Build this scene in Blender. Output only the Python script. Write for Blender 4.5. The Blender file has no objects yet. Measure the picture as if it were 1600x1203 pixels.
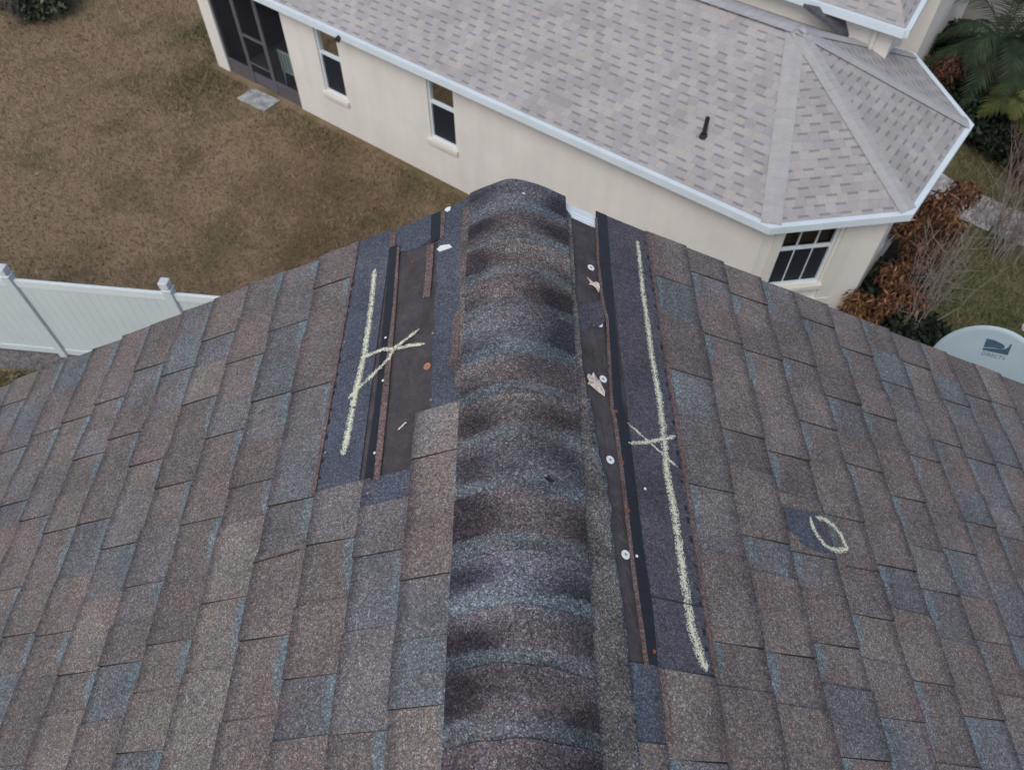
import bpy, bmesh, math, random
import numpy as np
from mathutils import Vector, Matrix
random.seed(7)
rnd = random.random
R = math.radians
S = bpy.context.scene
C = bpy.context.collection

# ------------------------------------------------------------------ camera, sky, sun, exposure
CAM_Z = 9.66; XC = -0.012; PITCH = R(53.4); F = 1187.0
cd = bpy.data.cameras.new("camera"); cam = bpy.data.objects.new("camera", cd); C.objects.link(cam)
cam.location = (XC, 0, CAM_Z); cam.rotation_euler = (R(90) - PITCH, 0, 0)
cd.sensor_width = 36; cd.lens = 36 * F / 1600; cd.clip_end = 600; cd.clip_start = 0.05
cd.dof.use_dof = True; cd.dof.focus_distance = 1.95; cd.dof.aperture_fstop = 6.3
S.camera = cam
SUN_EL, SUN_AZ = 52, 205          # high soft sun behind the viewer, veiled by cloud
w = bpy.data.worlds.new("World"); S.world = w; w.use_nodes = True
nt = w.node_tree; bg = nt.nodes["Background"]
sky = nt.nodes.new("ShaderNodeTexSky"); sky.sky_type = 'NISHITA'; sky.sun_disc = False
sky.sun_elevation = R(SUN_EL); sky.sun_rotation = R(SUN_AZ); sky.dust_density = 3
hs = nt.nodes.new("ShaderNodeHueSaturation"); hs.inputs["Saturation"].default_value = 0.85
nt.links.new(sky.outputs[0], hs.inputs["Color"]); nt.links.new(hs.outputs[0], bg.inputs[0])
bg.inputs[1].default_value = 0.12
sl = bpy.data.lights.new("sun", 'SUN'); sl.energy = 0.8; sl.angle = R(30); sl.color = (1, .97, .93)
sun = bpy.data.objects.new("sun", sl); C.objects.link(sun)
az = R(SUN_AZ); el = R(SUN_EL)
sdir = Vector((math.sin(az) * math.cos(el), math.cos(az) * math.cos(el), math.sin(el)))
sun.rotation_euler = sdir.to_track_quat('Z', 'Y').to_euler(); sun.location = (0, 0, 30)
S.view_settings.view_transform = 'Standard'; S.view_settings.look = 'None'
S.view_settings.exposure = 0.25; S.view_settings.gamma = 1
S.render.engine = 'CYCLES'; S.cycles.max_bounces = 6

# ------------------------------------------------------------------ measuring helpers (photo pixel -> place in the world)
c_, s_ = math.cos(PITCH), math.sin(PITCH)
def ray(x, y):
    u = (x - 800) / F; v = (601.5 - y) / F
    return (u, c_ + v * s_, -s_ + v * c_)
def at(x, y, z):
    r = ray(x, y); k = (CAM_Z - z) / -r[2]
    return Vector((XC + r[0] * k, r[1] * k, z))
RIDGE = 8.04; M = 0.5; HD = CAM_Z - RIDGE
AL = math.atan(M); SA, CA = math.sin(AL), math.cos(AL)
def on_slope(x, y, t=0.0, side=None):
    """pixel -> (a, y): a = horizontal distance from the ridge on the roof slope, t above it"""
    r = ray(x, y); sg = side if side else (-1 if x < 805 else 1)
    k = (-(HD - t / CA) - M * sg * XC) / (r[2] + M * sg * r[0])
    return (sg * (XC + k * r[0]), k * r[1])
def SP(side, a, y, t=0.0):
    return Vector((side * (a + t * SA), y, RIDGE - M * a + t * CA))

# ------------------------------------------------------------------ object helpers
def link(name, me, parent=None, mat=None):
    o = bpy.data.objects.new(name, me); C.objects.link(o)
    if parent: o.parent = parent
    if mat: me.materials.append(mat)
    return o
def tag(o, label=None, cat=None, group=None, kind=None):
    if label: o["label"] = label
    if cat: o["category"] = cat
    if group: o["group"] = group
    if kind: o["kind"] = kind
    return o
def empty(name, loc=(0, 0, 0), rz=0, **k):
    o = bpy.data.objects.new(name, None); C.objects.link(o); o.location = loc; o.rotation_euler = (0, 0, rz)
    o.empty_display_size = .1
    return tag(o, **k)
class MB:
    """collects vertices and faces; world or local coordinates"""
    def __init__(s): s.v = []; s.f = []; s.col = []; s.stripe = []; s.uv = []; s.mi = []
    def face(s, pts, col=None, stripe=0.0, uv=None, mi=0):
        n = len(s.v); s.v += [tuple(p) for p in pts]; s.f.append(tuple(range(n, n + len(pts))))
        s.col.append(col or (1, 1, 1)); s.stripe.append(stripe); s.mi.append(mi)
        s.uv.append(uv if uv else [(0, 0)] * len(pts))
    def box(s, p0, p1, M4=None, mi=0, col=None):
        x0, y0, z0 = p0; x1, y1, z1 = p1
        P = [Vector(q) for q in ((x0,y0,z0),(x1,y0,z0),(x1,y1,z0),(x0,y1,z0),(x0,y0,z1),(x1,y0,z1),(x1,y1,z1),(x0,y1,z1))]
        if M4 is not None: P = [M4 @ q for q in P]
        for a in ((0,3,2,1),(4,5,6,7),(0,1,5,4),(1,2,6,5),(2,3,7,6),(3,0,4,7)): s.face([P[i] for i in a], mi=mi, col=col)
    def tube(s, pts, rad, n=6, cap=True):
        pts = [Vector(p) for p in pts]; rr = rad if isinstance(rad, (list, tuple)) else [rad] * len(pts)
        rings = []
        for i, p in enumerate(pts):
            d = (pts[min(i + 1, len(pts) - 1)] - pts[max(i - 1, 0)])
            if d.length < 1e-9: d = Vector((0, 0, 1))
            d.normalize(); a = d.orthogonal().normalized() if i == 0 else (pa - d * pa.dot(d)).normalized()
            pa = a; b = d.cross(a)
            rings.append([p + (a * math.cos(2 * math.pi * j / n) + b * math.sin(2 * math.pi * j / n)) * rr[i] for j in range(n)])
        for i in range(len(rings) - 1):
            for j in range(n): s.face([rings[i][j], rings[i][(j+1) % n], rings[i+1][(j+1) % n], rings[i+1][j]])
        if cap: s.face(rings[0][::-1]); s.face(rings[-1])
    def build(s, name, mat, parent=None, weld=False, smooth=False, bevel=0):
        me = bpy.data.meshes.new(name); me.from_pydata(s.v, [], s.f)
        mats = mat if isinstance(mat, (list, tuple)) else [mat]
        for m in mats: me.materials.append(m)
        if len(mats) > 1: me.polygons.foreach_set("material_index", s.mi)
        ca = me.color_attributes.new("tab", 'FLOAT_COLOR', 'CORNER')
        st = me.attributes.new("stripe", 'FLOAT', 'FACE')
        uv = me.uv_layers.new(name="UVMap")
        cc = []; uu = []
        for f, c, u in zip(s.f, s.col, s.uv):
            for k in range(len(f)):
                q = c[k] if isinstance(c[0], (tuple, list)) else c; cc += [q[0], q[1], q[2], 1.0]; uu += [u[k][0], u[k][1]]
        ca.data.foreach_set("color", cc); uv.data.foreach_set("uv", uu); st.data.foreach_set("value", s.stripe)
        me.validate(); me.update()
        if weld or smooth or bevel:
            bm = bmesh.new(); bm.from_mesh(me); bmesh.ops.remove_doubles(bm, verts=bm.verts, dist=1e-5)
            bmesh.ops.recalc_face_normals(bm, faces=bm.faces); bm.to_mesh(me); bm.free()
        if smooth: me.polygons.foreach_set("use_smooth", [True] * len(me.polygons))
        o = link(name, me, parent)
        if bevel:
            b = o.modifiers.new("bevel", 'BEVEL'); b.width = bevel; b.segments = 2; b.limit_method = 'ANGLE'
        return o

# ------------------------------------------------------------------ materials
def new_mat(name, rough=.8, spec=.3):
    m = bpy.data.materials.new(name); m.use_nodes = True
    b = m.node_tree.nodes["Principled BSDF"]; b.inputs["Roughness"].default_value = rough
    b.inputs["Specular IOR Level"].default_value = spec
    return m, m.node_tree, b
def N(nt, t, **k):
    n = nt.nodes.new(t)
    for a, v in k.items(): setattr(n, a, v)
    return n
def ramp(nt, src, stops):
    r = N(nt, "ShaderNodeValToRGB"); e = r.color_ramp.elements
    while len(e) < len(stops): e.new(.5)
    for i, (p, c) in enumerate(stops):
        e[i].position = p; e[i].color = (c, c, c, 1) if not isinstance(c, tuple) else (*c, 1)
    nt.links.new(src, r.inputs[0]); return r.outputs[0]
def mix(nt, f, a, b, mode='MIX'):
    m = N(nt, "ShaderNodeMix", data_type='RGBA', blend_type=mode)
    for s, v in ((0, f), (6, a), (7, b)):
        if hasattr(v, "links"): nt.links.new(v, m.inputs[s])
        elif isinstance(v, tuple): m.inputs[s].default_value = (*v, 1)
        else: m.inputs[s].default_value = v
    return m.outputs[2]
def noise(nt, co, scale, detail=3, rough=.55, dist=0):
    n = N(nt, "ShaderNodeTexNoise"); n.inputs["Scale"].default_value = scale; n.inputs["Detail"].default_value = detail
    n.inputs["Roughness"].default_value = rough; n.inputs["Distortion"].default_value = dist
    nt.links.new(co, n.inputs["Vector"]); return n.outputs[0]
def math_(nt, op, a, b=None, clamp=False):
    m = N(nt, "ShaderNodeMath", operation=op); m.use_clamp = clamp
    for i, v in enumerate((a, b)):
        if v is None: continue
        if hasattr(v, "links"): nt.links.new(v, m.inputs[i])
        else: m.inputs[i].default_value = v
    return m.outputs[0]
def bump(nt, b, h, strength, dist):
    n = N(nt, "ShaderNodeBump"); n.inputs["Strength"].default_value = strength; n.inputs["Distance"].default_value = dist
    nt.links.new(h, n.inputs["Height"]); nt.links.new(n.outputs[0], b.inputs["Normal"])

def granule_mat(name, contrast=1.0, fixed=None, red=0.35, dirt=0.0, speck=1.0, BUTT_SHADE=.5):
    m, nt, b = new_mat(name, .9, .25); L = nt.links.new
    tc = N(nt, "ShaderNodeTexCoord"); co = tc.outputs["Object"]
    vo = N(nt, "ShaderNodeTexVoronoi"); vo.inputs["Scale"].default_value = 330; L(co, vo.inputs["Vector"])
    vo2 = N(nt, "ShaderNodeTexVoronoi"); vo2.inputs["Scale"].default_value = 620; L(co, vo2.inputs["Vector"])
    sp = N(nt, "ShaderNodeSeparateColor"); L(vo.outputs["Color"], sp.inputs[0])
    sp2 = N(nt, "ShaderNodeSeparateColor"); L(vo2.outputs["Color"], sp2.inputs[0])
    if fixed: base = N(nt, "ShaderNodeRGB"); base.outputs[0].default_value = (*fixed, 1); base = base.outputs[0]
    else:
        a = N(nt, "ShaderNodeAttribute", attribute_name="tab"); base = a.outputs["Color"]
        st = N(nt, "ShaderNodeAttribute", attribute_name="stripe")
        uvn = N(nt, "ShaderNodeUVMap"); suv = N(nt, "ShaderNodeSeparateXYZ"); L(uvn.outputs[0], suv.inputs[0])
        n1 = noise(nt, co, 60, 3)
        edge = math_(nt, 'ADD', .25, math_(nt, 'MULTIPLY', math_(nt, 'SUBTRACT', n1, .5), .25))
        fade = math_(nt, 'SUBTRACT', 1.0, math_(nt, 'POWER', suv.outputs[0], 4))
        edge = math_(nt, 'MULTIPLY', edge, fade)
        msk = math_(nt, 'MULTIPLY', math_(nt, 'SUBTRACT', edge, suv.outputs[1]), 16, True)
        msk = math_(nt, 'MULTIPLY', math_(nt, 'MULTIPLY', msk, st.outputs["Fac"]), .8)
        base = mix(nt, msk, base, (.165, .212, .23))
        # soft shade along the lower edge of every tab, painted into its colour
        butt_shade = math_(nt, 'MULTIPLY', math_(nt, 'SUBTRACT', math_(nt, 'ADD', suv.outputs[1], math_(nt, 'MULTIPLY', math_(nt, 'SUBTRACT', n1, .5), .25)), .79), 5, True)
        base = mix(nt, math_(nt, 'MULTIPLY', butt_shade, BUTT_SHADE), base, (.055, .048, .054))
    # weathering: large soft patches, reddish granules in places
    big = noise(nt, co, 5.5, 4, .6)
    base = mix(nt, 1.0, base, ramp(nt, big, [(.3, .8), (.7, 1.18)]), 'MULTIPLY')
    if red:
        rp = ramp(nt, noise(nt, co, 4.2, 3, .6, .4), [(.54, 0.0), (.68, red)])
        base = mix(nt, rp, base, (.24, .165, .155))
    if dirt:
        mp = N(nt, 'ShaderNodeMapping'); mp.inputs['Scale'].default_value = (.45, 1.25, .45); L(co, mp.inputs[0])
        dp = ramp(nt, noise(nt, mp.outputs[0], 9, 4, .6, .5), [(.44, 0.0), (.68, dirt)])
        base = mix(nt, dp, base, (.035, .03, .035))
    mid = noise(nt, co, 95, 2, .6)
    base = mix(nt, 1.0, base, ramp(nt, mid, [(.3, .78), (.7, 1.22)]), 'MULTIPLY')
    # individual granules: dark, plain and bright ones
    k = contrast
    g = ramp(nt, sp.outputs[0], [(0, 1 - .72 * k), (.35, 1 - .3 * k), (.7, 1 + .12 * k), (.9, 1 + .7 * k), (1, 1 + 1.7 * k * speck)])
    g2 = ramp(nt, sp2.outputs[0], [(0, 1 - .5 * k), (.6, 1.0), (1, 1 + .7 * k)])
    colr = mix(nt, 1.0, mix(nt, 1.0, base, g, 'MULTIPLY'), g2, 'MULTIPLY')
    tint = ramp(nt, sp.outputs[1], [(0, (1.16, .97, .86)), (.5, (1, 1, 1)), (1, (.84, 1.02, 1.2))])
    colr = mix(nt, 1.0, colr, tint, 'MULTIPLY')
    L(colr, b.inputs["Base Color"])
    bump(nt, b, sp.outputs[2], .55, .0015)
    return m
TABM = granule_mat("shingle_granules", .62, red=.3, BUTT_SHADE=.68)
CAPM = granule_mat("cap_granules", .8, red=.2, dirt=.6, BUTT_SHADE=0.0)
NAVY = granule_mat("headlap_granules", .6, fixed=(.090, .104, .132), red=.1, speck=.6)
CAPNAVY = granule_mat("torn_granules", 1.0, fixed=(.10, .12, .145), red=.1, dirt=.7)
NAVY2 = granule_mat("headlap_granules_right", .6, fixed=(.090, .090, .110), red=.12, speck=.6)
RUST = granule_mat("rust_brown_edge", .7, fixed=(.165, .12, .11), red=.2, speck=.6)

def simple(name, col, rough=.8, spec=.3, var=.15, scale=6, bumps=None, detail=4, metal=0):
    m, nt, b = new_mat(name, rough, spec)
    tc = N(nt, "ShaderNodeTexCoord"); n = noise(nt, tc.outputs["Object"], scale, detail, .6)
    c = mix(nt, 1.0, tuple(col), ramp(nt, n, [(.3, 1 - var), (.7, 1 + var)]), 'MULTIPLY')
    nt.links.new(c, b.inputs["Base Color"]); b.inputs["Metallic"].default_value = metal
    if bumps: bump(nt, b, noise(nt, tc.outputs["Object"], bumps[0], 4), bumps[1], bumps[2])
    return m
FELT = simple("underlayment", (.068, .061, .065), .75, .3, .3, 14)
def felt():
    nt = FELT.node_tree; b = nt.nodes["Principled BSDF"]; tc = N(nt, "ShaderNodeTexCoord"); co = tc.outputs["Object"]
    src = b.inputs["Base Color"].links[0].from_socket
    d = ramp(nt, noise(nt, co, 38, 5, .7, .6), [(.5, 0.0), (.72, .55)]); c = mix(nt, d, src, (.125, .115, .11))
    c = mix(nt, ramp(nt, noise(nt, co, 260, 2, .6), [(.62, 0.0), (.7, .5)]), c, (.17, .16, .155))
    nt.links.new(c, b.inputs["Base Color"])
    mp = N(nt, "ShaderNodeMapping"); mp.inputs["Scale"].default_value = (1, .35, 1); nt.links.new(co, mp.inputs[0])
    h = math_(nt, 'ADD', noise(nt, mp.outputs[0], 28, 3, .6, 1.5), math_(nt, 'MULTIPLY', noise(nt, co, 300, 2), .12))
    bump(nt, b, h, .9, .006)
felt()
TAR = simple("sealant", (.016, .017, .024), .45, .5, .25, 30, (140, .3, .001))
EDGE = simple("asphalt_edge", (.045, .041, .042), .9, .2, .2, 60)
WHITEM = simple("white_metal", (.74, .80, .83), .45, .4, .04, 3)
GUTTER = simple("white_gutter", (.70, .79, .84), .5, .4, .05, 2)
VINYL = simple("white_vinyl", (.57, .655, .68), .45, .4, .04, 1.5)
STUCCO = simple("cream_stucco", (.775, .74, .685), .95, .15, .05, 1.1, (45, .35, .004))
# rain streaks and faint algae on the stucco
def stucco():
    m = STUCCO; nt = m.node_tree; b = nt.nodes["Principled BSDF"]
    tc = N(nt, "ShaderNodeTexCoord"); mp = N(nt, "ShaderNodeMapping"); mp.inputs["Scale"].default_value = (4, 4, .3)
    nt.links.new(tc.outputs["Object"], mp.inputs[0]); n = noise(nt, mp.outputs[0], 1.0, 5, .65)
    src = b.inputs["Base Color"].links[0].from_socket
    c = mix(nt, 1.0, src, ramp(nt, n, [(.32, (.95, .95, .955)), (.6, (1.01, 1.01, 1.01))]), 'MULTIPLY')
    nt.links.new(c, b.inputs["Base Color"])
stucco()
TRIM = simple("pale_trim_stucco", (.72, .70, .63), .95, .15, .04, 1.5, (45, .3, .003))
DARKFR = simple("bronze_aluminium", (.06, .06, .07), .5, .4, .1, 3)
KICK = simple("kick_panel", (.13, .11, .115), .6, .3, .1, 3)
BLINDB = simple("brown_blind", (.17, .11, .065), .8, .2, .3, 5)
DARKIN = simple("dark_interior", (.018, .02, .027), .9, .1, .3, 2)
CONC = simple("concrete", (.33, .335, .34), .9, .2, .25, 9, (60, .4, .004))
RUBBER = simple("black_pipe", (.02, .02, .024), .5, .4, .1, 9)
PLASTIC = simple("white_plastic", (.82, .85, .86), .35, .5, .02, 9)
COPPER = simple("rusty_disc", (.45, .20, .12), .6, .4, .2, 90)
RUSTM = simple("rust", (.28, .085, .04), .9, .2, .3, 200)
def glass():
    m = bpy.data.materials.new("window_glass"); m.use_nodes = True; nt = m.node_tree; nt.nodes.clear()
    o = N(nt, "ShaderNodeOutputMaterial"); g = N(nt, "ShaderNodeBsdfGlossy"); t = N(nt, "ShaderNodeBsdfTransparent")
    g.inputs["Roughness"].default_value = .06; g.inputs[0].default_value = (.6, .6, .6, 1); t.inputs[0].default_value = (.8, .85, .85, 1)
    fr = N(nt, "ShaderNodeFresnel"); fr.inputs[0].default_value = 1.5; mx = N(nt, "ShaderNodeMixShader")
    nt.links.new(fr.outputs[0], mx.inputs[0]); nt.links.new(t.outputs[0], mx.inputs[1]); nt.links.new(g.outputs[0], mx.inputs[2])
    nt.links.new(mx.outputs[0], o.inputs[0]); return m
GLASS = glass()
def screen_mat():
    m = bpy.data.materials.new("insect_screen"); m.use_nodes = True; nt = m.node_tree; nt.nodes.clear()
    o = N(nt, "ShaderNodeOutputMaterial"); g = N(nt, "ShaderNodeBsdfDiffuse"); t = N(nt, "ShaderNodeBsdfTransparent")
    g.inputs[0].default_value = (.03, .032, .04, 1); mx = N(nt, "ShaderNodeMixShader"); mx.inputs[0].default_value = .45
    nt.links.new(t.outputs[0], mx.inputs[1]); nt.links.new(g.outputs[0], mx.inputs[2]); nt.links.new(mx.outputs[0], o.inputs[0]); return m
SCREEN = screen_mat()
DENSE = simple("dense_screen", (.016, .019, .028), .6, .3, .15, 30)
def chalk_mat():
    m, nt, b = new_mat("pale_yellow_chalk", .95, .1); L = nt.links.new
    tc = N(nt, "ShaderNodeTexCoord"); uvn = N(nt, "ShaderNodeUVMap"); suv = N(nt, "ShaderNodeSeparateXYZ"); L(uvn.outputs[0], suv.inputs[0])
    vo = N(nt, "ShaderNodeTexVoronoi"); vo.inputs["Scale"].default_value = 420; L(tc.outputs["Object"], vo.inputs["Vector"])
    sp = N(nt, "ShaderNodeSeparateColor"); L(vo.outputs["Color"], sp.inputs[0])
    n = noise(nt, tc.outputs["Object"], 38, 3)
    cross = math_(nt, 'ABSOLUTE', math_(nt, 'SUBTRACT', suv.outputs[1], .5))            # 0 centre .. .5 edge
    dens = math_(nt, 'SUBTRACT', math_(nt, 'ADD', 1.02, math_(nt, 'MULTIPLY', math_(nt, 'SUBTRACT', n, .5), .9)), math_(nt, 'MULTIPLY', cross, 1.5))
    al = math_(nt, 'MULTIPLY', math_(nt, 'SUBTRACT', dens, sp.outputs[0]), 9, True)
    L(math_(nt, 'MULTIPLY', al, .93), b.inputs["Alpha"])
    c = ramp(nt, sp.outputs[1], [(0, (.60, .62, .44)), (1, (.86, .87, .72))]); L(c, b.inputs["Base Color"]); return m
CHALK = chalk_mat()

# ------------------------------------------------------------------ the house we stand on
house = empty("house", (0, 1.78, 0), label="two storey house with weathered brown and grey shingle roof, tabs missing beside the ridge cap", cat="house")
HW = 4.65; YF = 2.045; YB = -8.0        # half width of the roof, far rake, near end
def wm(p):
    m = Matrix.Translation(p.location) @ p.rotation_euler.to_matrix().to_4x4()
    return (wm(p.parent) @ p.matrix_parent_inverse @ m) if p.parent else m
def wpart(mb, name, mat, parent, **k):
    o = mb.build(name, mat, parent, **k)
    if parent is not None:
        o.matrix_parent_inverse = wm(parent).inverted()
    return o
mb = MB()
GY = 1.80; WX = 4.35
P = lambda x, y, z: Vector((x, y, z))
zt = RIDGE - .14 - M * WX
for y, flip in ((GY, 1), (YB + .3, 0)):
    f = [P(-WX, y, -.1), P(WX, y, -.1), P(WX, y, zt), P(0, y, RIDGE - .14), P(-WX, y, zt)]
    mb.face(f[::-1] if flip else f)
for sx in (-1, 1): mb.face([P(sx * WX, GY, -.1), P(sx * WX, YB + .3, -.1), P(sx * WX, YB + .3, zt), P(sx * WX, GY, zt)])
wpart(mb, "wall", STUCCO, house, weld=True)
# roof deck (carries everything on the roof)
mb = MB()
for sd in (-1, 1):
    q = [SP(sd, .075, YF - .075, -.003), SP(sd, HW, YF - .075, -.003), SP(sd, HW, YB, -.003), SP(sd, .075, YB, -.003)]
    lo = [p - Vector((0, 0, .12)) for p in q]
    mb.face(q if sd < 0 else q[::-1]); mb.face(lo[::-1] if sd < 0 else lo)
    for i in range(4):
        mb.face([q[i], q[(i + 1) % 4], lo[(i + 1) % 4], lo[i]])
roof = wpart(mb, "roof", simple("plywood", (.22, .17, .12), .9), house, weld=True)

def sub(mb, name, mat, **k): return wpart(mb, name, mat, roof, **k)
# rake board + drip edge at the gable
mb = MB()
for sd in (-1, 1):
    for (y0, y1, t0, t1) in ((YF - .040, YF - .018, -.2, -.008),):
        a = [SP(sd, .02, y0, t0), SP(sd, HW, y0, t0), SP(sd, HW, y0, t1), SP(sd, .075, y0, t1)]
        b2 = [SP(sd, .02, y1, t0), SP(sd, HW, y1, t0), SP(sd, HW, y1, t1), SP(sd, .075, y1, t1)]
        mb.face(a); mb.face(b2[::-1]); mb.face([a[3], a[2], b2[2], b2[3]]); mb.face([a[0], a[1], b2[1], b2[0]])
sub(mb, "rake_board", WHITEM)
mb = MB()
for sd in (-1, 1):
    # flat flange, then stepped nose of the metal drip edge
    prof = [(YF - .080, -.0010), (YF - .060, -.0010), (YF - .058, -.0045), (YF - .055, -.0010), (YF - .044, -.0010), (YF - .042, -.0045), (YF - .039, -.0010), (YF - .008, -.001), (YF - .004, -.006), (YF - .004, -.04)]
    for i in range(len(prof) - 1):
        (y0, t0), (y1, t1) = prof[i], prof[i + 1]
        mb.face([SP(sd, .09, y0, t0), SP(sd, HW, y0, t0), SP(sd, HW, y1, t1), SP(sd, .09, y1, t1)])
sub(mb, "drip_edge", WHITEM)

# --- field shingles: laminated tabs, course by course
BROWNS = [(.18, .157, .145), (.172, .150, .138), (.19, .165, .150), (.163, .144, .134), (.185, .158, .147), (.176, .155, .147)]
GREYS = [(.175, .165, .163), (.185, .174, .172), (.170, .163, .166)]
BLUES = [(.155, .164, .172), (.150, .164, .170), (.165, .168, .176), (.150, .150, .158)]
TANS = [(.21, .185, .167), (.202, .18, .163)]
def pick(tooth):
    r = rnd()
    if tooth: L = BROWNS if r < .58 else GREYS if r < .76 else TANS if r < .88 else BLUES
    else: L = BROWNS if r < .46 else GREYS if r < .66 else BLUES if r < .90 else TANS
    c = random.choice(L); k = .92 + .16 * rnd(); return tuple(x * k for x in c)
NAVYC = (.090, .104, .132)
def courses(sd, specs, mb):
    for (a0, a1, ystart, first) in specs:
        y = ystart; tooth = first; e0 = None
        L1 = rnd() * .6 + .3                                  # distance to the next butt joint between strips
        jit = lambda s=.0012: (rnd() - .5) * 2 * s
        while y > YB:
            ln = (.115 + .135 * rnd()) if tooth else (.10 + .11 * rnd())
            override = None
            if isinstance(tooth, tuple): ln, override, istooth = tooth; tooth = istooth
            y2 = y - ln
            col = override or pick(tooth)
            n = 3 if y > -1 else 1
            lift = .0062 + .0012 * rnd(); th = (.0038 + .0010 * rnd()) if tooth else 0
            curl = .0022 * rnd() if rnd() < .35 else 0
            slant = (.004 + .006 * rnd()) if tooth else -.002
            ja = (rnd() - .5) * .0026
            lay = []
            for i in range(n + 1):
                fy = i / n; row = []
                for j, fa in enumerate((0, .5, 1)):
                    a = a0 + (a1 - a0) * fa + (ja + jit(.0011) if j == 2 else 0)
                    yy = y + (y2 - y) * fy + (0 if 0 < i < n else ((-1 if i == 0 else 1) * slant * fa * .5 + jit(.0008)))
                    t = .0004 + lift * fa + th + (curl * fa * (abs(fy - .5) * 2) ** 2)
                    row.append((a, yy, t))
                lay.append(row)
            for i in range(n):
                for j in range(2):
                    q = [lay[i][j], lay[i][j+1], lay[i+1][j+1], lay[i+1][j]]
                    pts = [SP(sd, *p) for p in q]
                    uv = [(( i + di) / n, (j + dj) / 2) for di, dj in ((0,0),(0,1),(1,1),(1,0))]
                    if sd > 0: pts = pts[::-1]; uv = uv[::-1]
                    mb.face(pts, col, 0.0 if tooth or override == NAVYC else 1.0, uv)
                p, q = lay[i][2], lay[i+1][2]                 # butt edge
                mb.face([SP(sd, *p), SP(sd, *q), SP(sd, q[0] - .001, q[1], -.001), SP(sd, p[0] - .001, p[1], -.001)], mi=1)
            if tooth:                                         # sides of the raised tooth
                for row in (lay[0], lay[-1]):
                    for j in range(2):
                        p, q = row[j], row[j+1]
                        mb.face([SP(sd, *p), SP(sd, *q), SP(sd, q[0], q[1], q[2] - th - .002), SP(sd, p[0], p[1], p[2] - th - .002)], mi=1)
            L1 -= ln
            if L1 < 0 and tooth:                               # butt joint: a hairline gap
                L1 = .9; yj = (y + y2) / 2
            y = y2; tooth = not tooth
EXPO = 0.1545
spec = {1: [], -1: []}
A0 = {1: .4635, -1: .5615}
for sd in (1, -1):
    k = 0
    while A0[sd] + EXPO * (k + 1) < HW + .03:
        spec[sd].append([A0[sd] + EXPO * k, A0[sd] + EXPO * (k + 1), YF + .004 + .012 * rnd() + (.0 if k % 2 else .006), rnd() < .5]); k += 1
# course 2 on the right: the circled spot with its tab torn off
oy0 = on_slope(1222, 790)[1]
spec[1][2][2] = 2.05; 
# lower, intact parts of the damaged courses
spec[-1].append([.415, .5615, 1.034, (.17, GREYS[0], True)])
spec[-1].append([.278, .415, 1.030, (.085, NAVYC, False)])
spec[-1].append([.13, .278, 1.205, (.155, (.215, .20, .19), True)])
spec[1].append([.318, .4635, .517, (.19, BROWNS[2], True)])
spec[1].append([.17, .318, .519, (.165, NAVYC, False)])
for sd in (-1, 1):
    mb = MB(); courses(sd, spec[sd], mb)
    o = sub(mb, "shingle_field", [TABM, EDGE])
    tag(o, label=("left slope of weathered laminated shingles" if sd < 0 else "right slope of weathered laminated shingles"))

# --- sheets on the torn strips; outlines in photo pixels laid on the slope
def dens(pts, step=.012, jit=0.0):
    out = []
    for i in range(len(pts)):
        p, q = Vector(pts[i]), Vector(pts[(i + 1) % len(pts)]); d = (q - p).length; n = max(1, int(d / step))
        for k in range(n):
            r = p.lerp(q, k / n); out.append((r[0] + (rnd() - .5) * jit, r[1] + (rnd() - .5) * jit))
    return out
def sheet(mb, sd, px, t, th=.003, jit=0.0, col=None, step=.014, metres=False, mi=0, tilt=0.0):
    pts = [tuple(p) for p in px] if metres else [on_slope(x, y, t, sd) for x, y in px]
    pts = dens(pts, step, jit) if jit else pts
    cx = sum(p[0] for p in pts) / len(pts)
    top = [SP(sd, a, y, t + tilt * (a - cx)) for a, y in pts]; bot = [SP(sd, a, y, t - th) for a, y in pts]
    area = sum(pts[i][0] * pts[(i+1) % len(pts)][1] - pts[(i+1) % len(pts)][0] * pts[i][1] for i in range(len(pts)))
    up = (area > 0) == (sd > 0)
    mb.face(top if up else top[::-1], col, mi=mi)
    n = len(pts)
    for i in range(n): mb.face([top[i], bot[i], bot[(i+1) % n], top[(i+1) % n]], col, mi=mi)
# underlayment
mb = MB(); sheet(mb, -1, [(.08, 1.968), (.5, 1.965), (.5, .95), (.08, .95)], .0006, .002, .004, metres=True, step=.03)
tag(sub(mb, "underlayment", FELT), label="bare dark felt left of the ridge")
mb = MB(); sheet(mb, 1, [(.08, 1.972), (.40, 1.966), (.40, .45), (.08, .45)], .0006, .002, .004, metres=True, step=.03)
tag(sub(mb, "underlayment", FELT), label="bare dark felt strip right of the ridge")
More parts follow.
